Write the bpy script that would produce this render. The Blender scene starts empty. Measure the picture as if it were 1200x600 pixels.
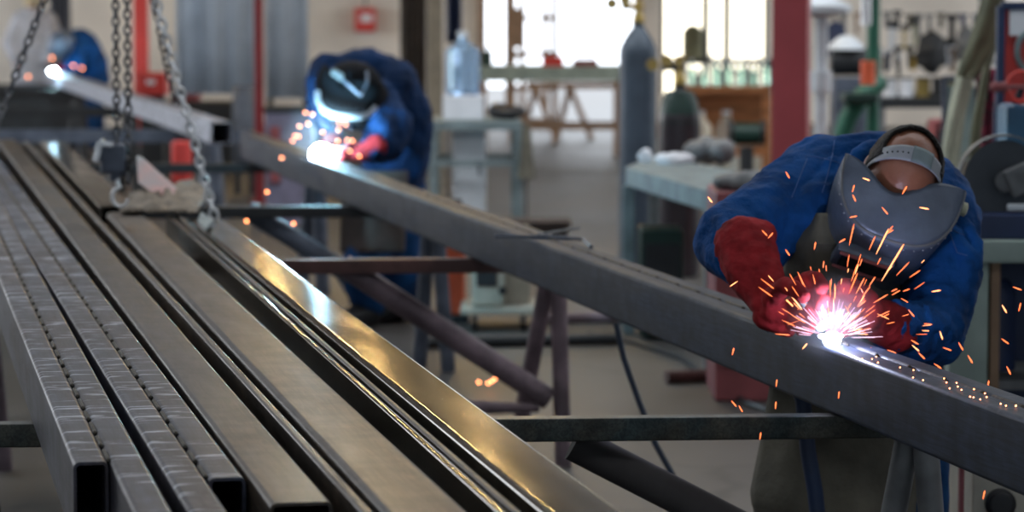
import bpy, bmesh, math, random
from mathutils import Vector, Matrix, noise
PI = math.pi
random.seed(7)
sc = bpy.context.scene
COL = sc.collection

# ---------------------------------------------------------------- camera
CAMH, F = 1.6, 3500.0
TH = math.atan(300.0 / F)
cam_data = bpy.data.cameras.new('camera')
cam = bpy.data.objects.new('camera', cam_data)
COL.objects.link(cam)
cam.location = (0, 0, CAMH)
cam.rotation_euler = (PI / 2 - TH, 0, 0)
cam_data.sensor_width = 36
cam_data.lens = F / 1200 * 36
cam_data.clip_end = 300
cam_data.dof.use_dof = True
cam_data.dof.focus_distance = 5.75
cam_data.dof.aperture_fstop = 4.6
sc.camera = cam

# ---------------------------------------------------------------- world, light, exposure
sc.view_settings.view_transform = 'Standard'
sc.view_settings.look = 'None'
sc.view_settings.gamma = 1
sc.view_settings.use_curve_mapping = False
sc.view_settings.exposure = 0.0
sc.cycles.use_denoising = True
sc.cycles.max_bounces = 6
sc.cycles.diffuse_bounces = 3
sc.cycles.glossy_bounces = 3
sc.cycles.sample_clamp_indirect = 4
world = bpy.data.worlds.new('sky')
sc.world = world
world.use_nodes = True
bg = world.node_tree.nodes['Background']
bg.inputs[0].default_value = (0.86, 0.92, 1.0, 1)
bg.inputs[1].default_value = 3.2

SKYLIGHT = 3.0      # strength of the frosted roof lights
NEARFILL = 1.0       # unseen glowing pane added behind the camera for front fill
BACKWIN = 4.0       # windows of the far wall
LAMP = 400.0         # warm hall lamps
ARC1, ARC2, ARC3 = 5.0, 38.0, 30.0

# ---------------------------------------------------------------- pixel to place helpers
def ray(px, py):
    f = Vector((0, math.cos(TH), -math.sin(TH)))
    u = Vector((0, math.sin(TH), math.cos(TH)))
    d = f * F + Vector((1, 0, 0)) * (px - 600) + u * (300 - py)
    return d / d.y
def P(px, py, Y):
    return Vector((0, 0, CAMH)) + ray(px, py) * Y
def onz(px, py, z):
    r = ray(px, py)
    return P(px, py, (CAMH - z) / -r.z)
def rowY(py, z):
    return (CAMH - z) / -ray(600, py).z

# ---------------------------------------------------------------- materials
def nt(m):
    m.use_nodes = True
    return m.node_tree.nodes, m.node_tree.links, m.node_tree.nodes['Principled BSDF']
def mat(name, col, rough=0.6, metal=0.0, var=0.18, scale=7.0, bump=0.0, bscale=40.0, col2=None, stretch=(1, 1, 1), rvar=0.0, spec=0.5, detail=4):
    m = bpy.data.materials.new(name)
    N, L, b = nt(m)
    tc = N.new('ShaderNodeTexCoord'); mp = N.new('ShaderNodeMapping')
    mp.inputs['Scale'].default_value = stretch
    L.new(tc.outputs['Object'], mp.inputs['Vector'])
    no = N.new('ShaderNodeTexNoise'); no.inputs['Scale'].default_value = scale; no.inputs['Detail'].default_value = detail
    L.new(mp.outputs[0], no.inputs['Vector'])
    cr = N.new('ShaderNodeValToRGB')
    a = [max(0, c * (1 - var)) for c in col]; z = [min(1, c * (1 + var)) for c in (col2 or col)]
    cr.color_ramp.elements[0].position = 0.35; cr.color_ramp.elements[1].position = 0.65
    cr.color_ramp.elements[0].color = (*a, 1); cr.color_ramp.elements[1].color = (*z, 1)
    L.new(no.outputs['Fac'], cr.inputs[0]); L.new(cr.outputs[0], b.inputs['Base Color'])
    b.inputs['Roughness'].default_value = rough; b.inputs['Metallic'].default_value = metal
    b.inputs['Specular IOR Level'].default_value = spec
    if rvar:
        mr = N.new('ShaderNodeMapRange'); mr.inputs['To Min'].default_value = rough - rvar; mr.inputs['To Max'].default_value = rough + rvar
        L.new(no.outputs['Fac'], mr.inputs['Value']); L.new(mr.outputs[0], b.inputs['Roughness'])
    if bump:
        n2 = N.new('ShaderNodeTexNoise'); n2.inputs['Scale'].default_value = bscale; n2.inputs['Detail'].default_value = 5
        L.new(mp.outputs[0], n2.inputs['Vector'])
        bp = N.new('ShaderNodeBump'); bp.inputs['Strength'].default_value = bump; bp.inputs['Distance'].default_value = 0.03
        L.new(n2.outputs['Fac'], bp.inputs['Height']); L.new(bp.outputs[0], b.inputs['Normal'])
    return m
def glow(name, col, s, sample=True):
    m = bpy.data.materials.new(name)
    N, L, b = nt(m)
    b.inputs['Base Color'].default_value = (*([0.02] * 3 if not sample else col), 1)
    b.inputs['Emission Color'].default_value = (*col, 1)
    b.inputs['Emission Strength'].default_value = s
    if not sample: m.cycles.emission_sampling = 'NONE'
    return m
def steel(name, col, rough=0.3, rust=0.25, chalk=0.0, rustcol=(0.16, 0.1, 0.05), rot=0.0, metal=0.7, bump=0.05, rv=0.06, spec=0.5):
    m = bpy.data.materials.new(name)
    N, L, b = nt(m)
    tc = N.new('ShaderNodeTexCoord'); mp = N.new('ShaderNodeMapping')
    mp.inputs['Rotation'].default_value = (0, 0, -math.atan(0.205) + rot)
    mp.vector_type = 'POINT'
    L.new(tc.outputs['Object'], mp.inputs['Vector'])
    st = N.new('ShaderNodeMapping'); st.inputs['Scale'].default_value = (9, 1.3, 9)
    L.new(mp.outputs[0], st.inputs['Vector'])
    n1 = N.new('ShaderNodeTexNoise'); n1.inputs['Scale'].default_value = 1.0; n1.inputs['Detail'].default_value = 7; n1.inputs['Distortion'].default_value = 0.6
    L.new(st.outputs[0], n1.inputs['Vector'])
    cr = N.new('ShaderNodeValToRGB')
    cr.color_ramp.elements[0].position = 0.38; cr.color_ramp.elements[1].position = 0.72
    cr.color_ramp.elements[0].color = (*col, 1)
    mixc = [c * (1 - rust) + r * rust for c, r in zip(col, rustcol)]
    cr.color_ramp.elements[1].color = (*mixc, 1)
    L.new(n1.outputs['Fac'], cr.inputs[0])
    colour = cr.outputs[0]
    # cloudy mill scale
    n2 = N.new('ShaderNodeTexNoise'); n2.inputs['Scale'].default_value = 14; n2.inputs['Detail'].default_value = 6
    L.new(mp.outputs[0], n2.inputs['Vector'])
    mr = N.new('ShaderNodeMapRange'); mr.inputs['From Min'].default_value = 0.3; mr.inputs['From Max'].default_value = 0.7
    mr.inputs['To Min'].default_value = 0.6; mr.inputs['To Max'].default_value = 1.45
    L.new(n2.outputs['Fac'], mr.inputs['Value'])
    mx = N.new('ShaderNodeMix'); mx.data_type = 'RGBA'; mx.blend_type = 'MULTIPLY'; mx.inputs[0].default_value = 1
    L.new(colour, mx.inputs[6]); L.new(mr.outputs[0], mx.inputs[7]); colour = mx.outputs[2]
    s4 = N.new('ShaderNodeMapping'); s4.inputs['Scale'].default_value = (90, 5, 90); s4.inputs['Rotation'].default_value = (0, 0, 0.12)
    L.new(mp.outputs[0], s4.inputs['Vector']); n4 = N.new('ShaderNodeTexNoise'); n4.inputs['Scale'].default_value = 1; n4.inputs['Detail'].default_value = 4; n4.inputs['Distortion'].default_value = 1.5
    L.new(s4.outputs[0], n4.inputs['Vector']); m4 = N.new('ShaderNodeMapRange'); m4.inputs['From Min'].default_value = 0.35; m4.inputs['From Max'].default_value = 0.65; m4.inputs['To Min'].default_value = 0.7; m4.inputs['To Max'].default_value = 1.3
    L.new(n4.outputs['Fac'], m4.inputs['Value']); x4 = N.new('ShaderNodeMix'); x4.data_type = 'RGBA'; x4.blend_type = 'MULTIPLY'; x4.inputs[0].default_value = 1
    L.new(colour, x4.inputs[6]); L.new(m4.outputs[0], x4.inputs[7]); colour = x4.outputs[2]
    rr = N.new('ShaderNodeMapRange'); rr.inputs['From Min'].default_value = 0.3; rr.inputs['From Max'].default_value = 0.7
    rr.inputs['To Min'].default_value = rough - rv; rr.inputs['To Max'].default_value = rough + rv * 1.5
    L.new(n1.outputs['Fac'], rr.inputs['Value']); rsock = rr.outputs[0]
    if chalk:
        s2 = N.new('ShaderNodeMapping'); s2.inputs['Scale'].default_value = (14, 75, 4)
        L.new(mp.outputs[0], s2.inputs['Vector'])
        n3 = N.new('ShaderNodeTexNoise'); n3.inputs['Scale'].default_value = 0.55; n3.inputs['Detail'].default_value = 3; n3.inputs['Distortion'].default_value = 0.5
        L.new(s2.outputs[0], n3.inputs['Vector'])
        c3 = N.new('ShaderNodeValToRGB'); c3.color_ramp.elements[0].position = 0.57; c3.color_ramp.elements[1].position = 0.69
        c3.color_ramp.elements[0].color = (0, 0, 0, 1); c3.color_ramp.elements[1].color = (chalk, chalk, chalk, 1)
        L.new(n3.outputs['Fac'], c3.inputs[0])
        sx = N.new('ShaderNodeSeparateXYZ'); L.new(tc.outputs['Normal'], sx.inputs[0]); mt0 = N.new('ShaderNodeMath'); mt0.operation = 'MAXIMUM'; mt0.inputs[1].default_value = 0.08
        L.new(sx.outputs['Z'], mt0.inputs[0]); ml = N.new('ShaderNodeMath'); ml.operation = 'MULTIPLY'; L.new(mt0.outputs[0], ml.inputs[0]); L.new(c3.outputs[0], ml.inputs[1])
        class _c: outputs = [ml.outputs[0]]
        c3 = _c
        m3 = N.new('ShaderNodeMix'); m3.data_type = 'RGBA'; m3.inputs[7].default_value = (0.55, 0.58, 0.66, 1)
        L.new(c3.outputs[0], m3.inputs[0]); L.new(colour, m3.inputs[6]); colour = m3.outputs[2]
        mt = N.new('ShaderNodeMath'); mt.operation = 'SUBTRACT'; mt.inputs[0].default_value = metal
        L.new(c3.outputs[0], mt.inputs[1]); L.new(mt.outputs[0], b.inputs['Metallic'])
    else:
        b.inputs['Metallic'].default_value = metal
    L.new(colour, b.inputs['Base Color']); L.new(rsock, b.inputs['Roughness'])
    bp = N.new('ShaderNodeBump'); bp.inputs['Strength'].default_value = bump; bp.inputs['Distance'].default_value = 0.01; b.inputs['Specular IOR Level'].default_value = spec
    L.new(n2.outputs['Fac'], bp.inputs['Height']); L.new(bp.outputs[0], b.inputs['Normal'])
    return m

M = {}
M['steel_blue'] = steel('mill scale steel', (0.028, 0.034, 0.055), 0.44, 0.3, 1.0, metal=0.3)
M['steel_blue'].node_tree.nodes['Principled BSDF'].inputs['Specular IOR Level'].default_value = 0.2
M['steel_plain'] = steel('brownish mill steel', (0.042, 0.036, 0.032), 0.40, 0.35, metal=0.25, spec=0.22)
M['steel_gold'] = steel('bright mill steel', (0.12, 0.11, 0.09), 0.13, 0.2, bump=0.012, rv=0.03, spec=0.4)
M['steel_big'] = steel('dark blue mill steel', (0.014, 0.020, 0.034), 0.5, 0.6, 0.05, (0.032, 0.045, 0.075), metal=0.15)
M['steel_big'].node_tree.nodes['Principled BSDF'].inputs['Specular IOR Level'].default_value = 0.14
M['steel_rail'] = steel('dark rail steel', (0.03, 0.04, 0.04), 0.4, 0.3)
M['weld_bead'] = mat('dull yellow weld bead', (0.07, 0.06, 0.045), 0.75, 0.1, 0.4, 60)
M['rust_rail'] = mat('red oxide rail', (0.10, 0.045, 0.04), 0.5, 0.2, 0.3, 12)
M['pipe_mauve'] = mat('faded primer pipe', (0.19, 0.135, 0.155), 0.55, 0.0, 0.35, 9, 0.2)
M['pipe_blue'] = mat('blue grey pipe', (0.09, 0.105, 0.14), 0.5, 0.3, 0.3, 9)
M['pipe_grey'] = mat('dusty grey pipe', (0.16, 0.165, 0.17), 0.6, 0.3, 0.3, 9)
M['dark'] = mat('sooty dark metal', (0.025, 0.027, 0.03), 0.55, 0.2)
M['sooty_brown'] = mat('sooty brown pipe', (0.045, 0.04, 0.04), 0.85, 0, 0.3)
M['black'] = mat('black rubber', (0.012, 0.012, 0.014), 0.5)
M['denim'] = mat('royal blue work cloth', (0.005, 0.06, 0.215), 0.85, 0, 0.4, 9, 0.9, 13, detail=8, spec=0.2)
M['denim_dark'] = mat('navy work cloth', (0.004, 0.025, 0.085), 0.85, 0, 0.4, 6, 0.4, 14, spec=0.2)
M['thread'] = mat('pale blue seam', (0.05, 0.12, 0.3), 0.8)
M['jeans'] = mat('blue trouser cloth', (0.008, 0.05, 0.15), 0.85, 0, 0.4, 6, 0.4, 14, spec=0.2)
M['leather'] = mat('olive grey leather apron', (0.105, 0.096, 0.072), 0.75, 0, 0.45, 5, 0.3, 18, detail=8)
M['leather2'] = mat('brown leather apron', (0.06, 0.045, 0.04), 0.8, 0, 0.35, 5, 0.3, 18)
M['glove'] = mat('red suede glove', (0.27, 0.018, 0.022), 0.85, 0, 0.45, 14, 0.25, 30, detail=8, spec=0.15)
M['skin'] = mat('tanned skin', (0.29, 0.115, 0.068), 0.40, 0, 0.12, 12, 0.1, 60)
M['hair'] = mat('short dark hair', (0.02, 0.016, 0.014), 0.7, 0, 0.4, 60, 0.9, 140)
M['helmet'] = mat('blue grey fibre shield', (0.10, 0.125, 0.17), 0.40, 0.2, 0.22, 10, 0.12, 30, spec=0.5)
M['helmet_dark'] = mat('black shield', (0.005, 0.006, 0.008), 0.8, spec=0.12)
M['band'] = mat('grey plastic headband', (0.33, 0.35, 0.38), 0.45, 0, 0.1)
M['glass_dark'] = mat('dark filter glass', (0.02, 0.02, 0.03), 0.08, 0, 0.05)
M['chain_bright'] = mat('galvanised chain', (0.80, 0.81, 0.83), 0.25, 0.25, 0.1, spec=0.8)
M['chain_dark'] = mat('blackened chain', (0.10, 0.10, 0.11), 0.3, 0.9, 0.3)
M['red_paint'] = mat('red column paint', (0.42, 0.055, 0.06), 0.5, 0, 0.1, 3)
M['red_deep'] = mat('deep red paint', (0.2, 0.012, 0.018), 0.5)
M['red_bright'] = mat('signal red paint', (0.62, 0.045, 0.035), 0.5, 0, 0.1, 3)
M['red_dull'] = mat('faded red metal', (0.24, 0.06, 0.065), 0.6, 0, 0.25, 5)
M['grey_sheet'] = mat('blue grey corrugated sheet', (0.46, 0.54, 0.64), 0.5, 0.0, 0.12, 3)
M['grey_cyl'] = mat('blue grey cylinder paint', (0.060, 0.085, 0.118), 0.45, 0, 0.18, 6)
M['black_cyl'] = mat('dark cylinder paint', (0.03, 0.025, 0.03), 0.3, 0, 0.3, 6)
M['green_dark'] = mat('dark green enamel', (0.006, 0.032, 0.024), 0.4)
M['green'] = mat('machine green enamel', (0.02, 0.13, 0.08), 0.45)
M['brass'] = mat('brass', (0.5, 0.36, 0.12), 0.3, 0.9)
M['pale_green'] = mat('pale grey green paint', (0.34, 0.42, 0.38), 0.6, 0, 0.2, 6)
M['pale_steel'] = mat('pale painted steel', (0.19, 0.24, 0.25), 0.55, 0.1, 0.25, 8)
M['white'] = mat('white enamel', (0.66, 0.70, 0.74), 0.5, 0, 0.06)
M['cream_bright'] = mat('bright cream paint', (0.8, 0.74, 0.6), 0.5)
M['cream'] = mat('cream enamel', (0.42, 0.39, 0.32), 0.55, 0, 0.12)
M['paper'] = mat('white card', (0.75, 0.76, 0.8), 0.8, 0, 0.05)
M['khaki'] = mat('khaki canvas', (0.15, 0.15, 0.09), 0.85, 0, 0.3, 5, 0.4, 12)
M['khaki_pale'] = mat('pale khaki canvas', (0.46, 0.46, 0.34), 0.85, 0, 0.25, 5, 0.4, 12)
M['wood'] = mat('orange brown timber', (0.40, 0.16, 0.06), 0.55, 0, 0.3, 3, stretch=(1, 1, 6))
M['blue_paint'] = mat('machine blue paint', (0.02, 0.10, 0.20), 0.45, 0, 0.2)
M['blue_frame'] = mat('dark blue frame paint', (0.015, 0.03, 0.09), 0.5)
M['orange'] = mat('orange red paint', (0.75, 0.13, 0.05), 0.5, 0, 0.15)
M['grey_cloth'] = mat('pale grey cotton', (0.42, 0.43, 0.48), 0.9, 0, 0.15)
M['cap'] = mat('cream cap', (0.6, 0.5, 0.33), 0.8)
M['rusty'] = mat('rusty crumpled scrap', (0.17, 0.135, 0.10), 0.7, 0.3, 0.45, 14, 0.5)
M['scrap_white'] = mat('chalky painted plate', (0.55, 0.57, 0.58), 0.55, 0, 0.2, 9, col2=(0.60, 0.36, 0.33))
M['yellow'] = mat('yellow paint', (0.55, 0.36, 0.05), 0.5)
M['hose'] = mat('blue grey cable', (0.05, 0.07, 0.11), 0.5)
M['hose_dark'] = mat('navy torch hose', (0.01, 0.025, 0.07), 0.5, 0, 0.3)
M['disc'] = mat('abrasive disc', (0.07, 0.08, 0.095), 0.7, 0, 0.2)
M['tile'] = mat('tan ply', (0.30, 0.19, 0.12), 0.7)
M['spark'] = glow('glowing iron', (1.0, 0.18, 0.05), 2.6, False)
M['spark_hot'] = glow('hot glowing iron', (1.0, 0.33, 0.12), 3.8, False)
M['spark_far'] = glow('glowing iron drop', (1.0, 0.30, 0.11), 9.0, False)
M['arc'] = glow('welding arc', (0.75, 0.85, 1.0), 26.0, False)
M['arc_far'] = glow('far welding arc', (0.7, 0.9, 1.0), 190.0, False)
M['pane'] = glow('daylit frosted pane', (0.95, 0.97, 1.0), BACKWIN)
M['pane_warm'] = glow('daylit yellowed pane', (1.0, 0.93, 0.75), BACKWIN * 0.8)
M['roof_pane'] = glow('daylit roof pane', (0.90, 0.95, 1.0), SKYLIGHT)
M['near_fill'] = glow('front fill pane', (0.70, 0.85, 1.0), NEARFILL)
M['lamp'] = glow('warm lamp glass', (1.0, 0.66, 0.25), LAMP)
def glassy(name, col):
    m = bpy.data.materials.new(name); N, L, b = nt(m)
    b.inputs['Base Color'].default_value = (*col, 1); b.inputs['Roughness'].default_value = 0.12
    b.inputs['Transmission Weight'].default_value = 0.75; b.inputs['IOR'].default_value = 1.12
    return m
M['water_jug'] = glassy('pale blue plastic', (0.5, 0.72, 0.98))
M['bottle'] = glassy('turquoise glass', (0.60, 0.98, 0.90))
M['bottle_clear'] = glassy('clear glass', (0.9, 0.95, 0.9))

def floor_mat():
    m = bpy.data.materials.new('worn concrete'); N, L, b = nt(m)
    tc = N.new('ShaderNodeTexCoord')
    n1 = N.new('ShaderNodeTexNoise'); n1.inputs['Scale'].default_value = 0.7; n1.inputs['Detail'].default_value = 9; n1.inputs['Roughness'].default_value = 0.62
    L.new(tc.outputs['Object'], n1.inputs['Vector'])
    cr = N.new('ShaderNodeValToRGB')
    cr.color_ramp.elements[0].position = 0.36; cr.color_ramp.elements[1].position = 0.68
    cr.color_ramp.elements[0].color = (0.036, 0.034, 0.032, 1); cr.color_ramp.elements[1].color = (0.10, 0.09, 0.081, 1)
    L.new(n1.outputs['Fac'], cr.inputs[0])
    vo = N.new('ShaderNodeTexVoronoi'); vo.feature = 'DISTANCE_TO_EDGE'; vo.inputs['Scale'].default_value = 0.55
    n0 = N.new('ShaderNodeTexNoise'); n0.inputs['Scale'].default_value = 3; n0.inputs['Detail'].default_value = 4
    L.new(tc.outputs['Object'], n0.inputs['Vector'])
    va = N.new('ShaderNodeVectorMath'); va.operation = 'MULTIPLY_ADD'; va.inputs[1].default_value = (0.35, 0.35, 0)
    L.new(n0.outputs['Color'], va.inputs[0]); L.new(tc.outputs['Object'], va.inputs[2]); L.new(va.outputs[0], vo.inputs['Vector'])
    c2 = N.new('ShaderNodeValToRGB'); c2.color_ramp.elements[0].position = 0.0; c2.color_ramp.elements[1].position = 0.012
    c2.color_ramp.elements[0].color = (0.45, 0.45, 0.45, 1); c2.color_ramp.elements[1].color = (1, 1, 1, 1)
    L.new(vo.outputs['Distance'], c2.inputs[0])
    mx = N.new('ShaderNodeMix'); mx.data_type = 'RGBA'; mx.blend_type = 'MULTIPLY'; mx.inputs[0].default_value = 1
    L.new(cr.outputs[0], mx.inputs[6]); L.new(c2.outputs[0], mx.inputs[7]); L.new(mx.outputs[2], b.inputs['Base Color'])
    mr = N.new('ShaderNodeMapRange'); mr.inputs['To Min'].default_value = 0.35; mr.inputs['To Max'].default_value = 0.6
    L.new(n1.outputs['Fac'], mr.inputs['Value']); L.new(mr.outputs[0], b.inputs['Roughness'])
    return m
M['floor'] = floor_mat(); M['wall_upper'] = mat('smoke brown upper wall', (0.10, 0.075, 0.05), 0.85, 0, 0.3, 0.8)
M['wall'] = mat('pale plaster', (0.72, 0.67, 0.60), 0.85, 0, 0.18, 0.8, detail=6)
M['wall_dark'] = mat('stained plaster', (0.26, 0.25, 0.25), 0.85, 0, 0.3, 0.8, detail=6)
M['ceiling'] = mat('dusty roof lining', (0.13, 0.10, 0.075), 0.85, 0, 0.2, 0.5)

# ---------------------------------------------------------------- mesh builder
def frame(d, up=Vector((0, 0, 1))):
    d = d.normalized()
    if abs(d.dot(up)) > 0.98: up = Vector((0, 1, 0)) if abs(d.y) < 0.9 else Vector((1, 0, 0))
    s = d.cross(up).normalized(); u = s.cross(d).normalized()
    return s, u, d
class MB:
    def __init__(self): self.v = []; self.f = []
    def add(self, vs, fs):
        o = len(self.v); self.v += [Vector(x) for x in vs]; self.f += [tuple(i + o for i in q) for q in fs]; return self
    def box(self, c, size, ax=None, bev=0.0):
        X, Y, Z = ax or (Vector((1, 0, 0)), Vector((0, 1, 0)), Vector((0, 0, 1)))
        c = Vector(c); a, b_, h = size[0] / 2, size[1] / 2, size[2] / 2
        if bev <= 0:
            vs = [c + X * (sx * a) + Y * (sy * b_) + Z * (sz * h) for sz in (-1, 1) for sx, sy in ((-1, -1), (1, -1), (1, 1), (-1, 1))]
            return self.add(vs, [(3, 2, 1, 0), (4, 5, 6, 7), (0, 1, 5, 4), (1, 2, 6, 5), (2, 3, 7, 6), (3, 0, 4, 7)])
        bm = bmesh.new(); bmesh.ops.create_cube(bm, size=1)
        for v in bm.verts: v.co = Vector((v.co.x * size[0], v.co.y * size[1], v.co.z * size[2]))
        bev = min(bev, min(size) * 0.45)
        bmesh.ops.bevel(bm, geom=list(bm.edges), offset=bev, segments=2, affect='EDGES', profile=0.5)
        bm.verts.index_update()
        vs = [c + X * v.co.x + Y * v.co.y + Z * v.co.z for v in bm.verts]
        fs = [tuple(v.index for v in f.verts) for f in bm.faces]; bm.free()
        return self.add(vs, fs)
    def bar(self, p0, p1, w, h, bev=0.0, up=Vector((0, 0, 1))):
        p0, p1 = Vector(p0), Vector(p1); s, u, d = frame(p1 - p0, up)
        return self.box((p0 + p1) / 2, (w, (p1 - p0).length, h), (s, d, u), bev)
    def loft(self, rings, closed=True, caps=True):
        n = len(rings[0]); o = len(self.v); vs = [p for r in rings for p in r]; fs = []
        for i in range(len(rings) - 1):
            for j in range(n if closed else n - 1):
                k = (j + 1) % n
                fs.append((i * n + j, i * n + k, (i + 1) * n + k, (i + 1) * n + j))
        if caps and closed:
            fs.append(tuple(range(n - 1, -1, -1))); fs.append(tuple((len(rings) - 1) * n + j for j in range(n)))
        return self.add(vs, fs)
    def tube(self, pts, r, seg=10, caps=True, closed=False):
        pts = [Vector(p) for p in pts]; rings = []; n = len(pts); up = Vector((0, 0, 1)); prev = None
        rs = r if isinstance(r, (list, tuple)) else [r] * n
        for i, p in enumerate(pts):
            a = pts[(i - 1) % n] if (closed or i > 0) else p; b_ = pts[(i + 1) % n] if (closed or i < n - 1) else p
            d = (b_ - a).normalized()
            if prev is None: s, u, d = frame(d)
            else:
                s = (prev - d * prev.dot(d)).normalized(); u = s.cross(d).normalized()
            prev = s
            rings.append([p + (s * math.cos(2 * PI * k / seg) + u * math.sin(2 * PI * k / seg)) * rs[i] for k in range(seg)])
        if closed:
            rings.append(rings[0]); return self.loft(rings, True, False)
        return self.loft(rings, True, caps)
    def cap(self, p0, r0, p1, r1=None, seg=16):
        r1 = r0 if r1 is None else r1; p0, p1 = Vector(p0), Vector(p1)
        if (p1 - p0).length < 1e-5: p1 = p0 + Vector((0, 0, 1e-4))
        s, u, d = frame(p1 - p0); rings = []
        for k in range(1, 5):
            a = -PI / 2 + PI / 2 * k / 4 * 1.0
            rings.append([p0 + d * (math.sin(a) * r0) + (s * math.cos(t) + u * math.sin(t)) * (max(math.cos(a), 0.02) * r0) for t in [2 * PI * j / seg for j in range(seg)]])
        for k in range(0, 4):
            a = PI / 2 * k / 4
            rings.append([p1 + d * (math.sin(a) * r1) + (s * math.cos(t) + u * math.sin(t)) * (max(math.cos(a), 0.02) * r1) for t in [2 * PI * j / seg for j in range(seg)]])
        return self.loft(rings)
    def chain(self, pr, seg=16):
        for a, b_ in zip(pr, pr[1:]): self.cap(a[0], a[1], b_[0], b_[1], seg)
        return self
    def ell(self, c, rad, ax=None, seg=20, rows=12):
        X, Y, Z = ax or (Vector((1, 0, 0)), Vector((0, 1, 0)), Vector((0, 0, 1))); c = Vector(c); rings = []
        for i in range(1, rows):
            a = -PI / 2 + PI * i / rows
            rings.append([c + X * (rad[0] * math.cos(a) * math.cos(2 * PI * j / seg)) + Y * (rad[1] * math.cos(a) * math.sin(2 * PI * j / seg)) + Z * (rad[2] * math.sin(a)) for j in range(seg)])
        return self.loft(rings)
    def lathe(self, prof, c, axis=Vector((0, 0, 1)), seg=24):
        s, u, d = frame(Vector(axis)); c = Vector(c)
        return self.loft([[c + d * h + (s * math.cos(2 * PI * j / seg) + u * math.sin(2 * PI * j / seg)) * max(r, 1e-4) for j in range(seg)] for r, h in prof])
    def hollow(self, p0, p1, w, h, r=0.010, t=0.005, left=0.0):
        # open rectangular tube, p0 p1 on the middle of its top face
        p0, p1 = Vector(p0), Vector(p1); s, u, d = frame(p1 - p0); 
        def ring(p, ins):
            a, b_, rr, out = w / 2 - ins, h / 2 - ins, max(r - ins, 0.002), []
            for cx, cy, a0 in ((a - rr, b_ - rr, 0), (-a + rr, b_ - rr, 90), (-a + rr, -b_ + rr, 180), (a - rr, -b_ + rr, 270)):
                for k in range(5):
                    q = math.radians(a0 + 90 * k / 4); out.append(p - u * (h / 2) + s * (cx + rr * math.cos(q)) + u * (cy + rr * math.sin(q)))
            return out
        steps = 14
        def line(ins): return [ring(p0.lerp(p1, i / steps), ins) for i in range(steps + 1)]
        A, B = line(0), line(t)
        rings = A + B[::-1]
        self.loft(rings + [A[0]], True, False)
        return self
    def grid(self, fn, nu, nv):
        vs = [fn(i / nu, j / nv) for j in range(nv + 1) for i in range(nu + 1)]
        fs = [(j * (nu + 1) + i, j * (nu + 1) + i + 1, (j + 1) * (nu + 1) + i + 1, (j + 1) * (nu + 1) + i) for j in range(nv) for i in range(nu)]
        return self.add(vs, fs)
    def mesh(self, name, base, recalc=True):
        me = bpy.data.meshes.new(name); me.from_pydata([v - base for v in self.v], [], self.f)
        if recalc:
            bm = bmesh.new(); bm.from_mesh(me); bmesh.ops.remove_doubles(bm, verts=bm.verts, dist=1e-6)
            bmesh.ops.recalc_face_normals(bm, faces=bm.faces); bm.to_mesh(me); bm.free()
        me.shade_smooth(); me.set_sharp_from_angle(angle=math.radians(38))
        return me
    def base(self):
        n = len(self.v); return Vector((sum(v.x for v in self.v) / n, sum(v.y for v in self.v) / n, min(v.z for v in self.v)))
    def build(self, name, m, parent=None, thick=0.0, sub=0):
        base = wloc(parent) if parent else self.base()
        o = bpy.data.objects.new(name, self.mesh(name, base)); COL.objects.link(o)
        if parent: o.parent = parent
        else: o.location = base
        o.data.materials.append(M[m] if isinstance(m, str) else m)
        if not thick and not sub:
            md = o.modifiers.new('normals', 'WEIGHTED_NORMAL'); md.keep_sharp = True
        if thick:
            md = o.modifiers.new('thickness', 'SOLIDIFY'); md.thickness = thick; md.offset = 0
        if sub:
            md = o.modifiers.new('smooth', 'SUBSURF'); md.levels = sub; md.render_levels = sub
        return o
def wloc(o):
    p = Vector(o.location)
    while o.parent: o = o.parent; p += Vector(o.location)
    return p
def blob(mb, name, m, parent, voxel=0.012, smooth=5, disp=0.0, dsize=0.1, disp2=0.0, dsize2=0.04):
    base = wloc(parent)
    me = mb.mesh(name, base); tmp = bpy.data.objects.new('tmp', me); COL.objects.link(tmp)
    md = tmp.modifiers.new('r', 'REMESH'); md.mode = 'VOXEL'; md.voxel_size = voxel
    if smooth:
        md = tmp.modifiers.new('s', 'SMOOTH'); md.factor = 0.5; md.iterations = smooth
    dg = bpy.context.evaluated_depsgraph_get()
    me2 = bpy.data.meshes.new_from_object(tmp.evaluated_get(dg)); bpy.data.objects.remove(tmp)
    if disp or disp2:
        ns = [v.normal.copy() for v in me2.vertices]
        for v, n in zip(me2.vertices, ns):
            d = 0
            if disp:
                q = noise.noise(v.co / dsize); q2 = 1 - 2 * abs(noise.noise(v.co / dsize * 1.3 + Vector((3, 7, 1))))
                d += disp * (0.5 * q + 0.5 * q2)
            if disp2: d += disp2 * (1 - 2 * abs(noise.noise(Vector((v.co.x, v.co.y, v.co.z * 1.8)) / dsize2)))
            v.co += n * d
    me2.name = name; me2.materials.clear(); me2.materials.append(M[m]); me2.shade_smooth()
    o = bpy.data.objects.new(name, me2); COL.objects.link(o); o.parent = parent
    return o
def thing(name, label, cat, loc, group=None):
    o = bpy.data.objects.new(name, None); COL.objects.link(o); o.location = loc; o.empty_display_size = 0.1
    return tag(o, label, cat, group)
def tag(o, label=None, cat=None, group=None, kind=None):
    if label: o['label'] = label
    if cat: o['category'] = cat
    if group: o['group'] = group
    if kind: o['kind'] = kind
    return o
def struct(name, mb, m, parent=None):
    o = mb.build(name, m, parent)
    if not parent: o['kind'] = 'structure'
    return o

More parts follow.
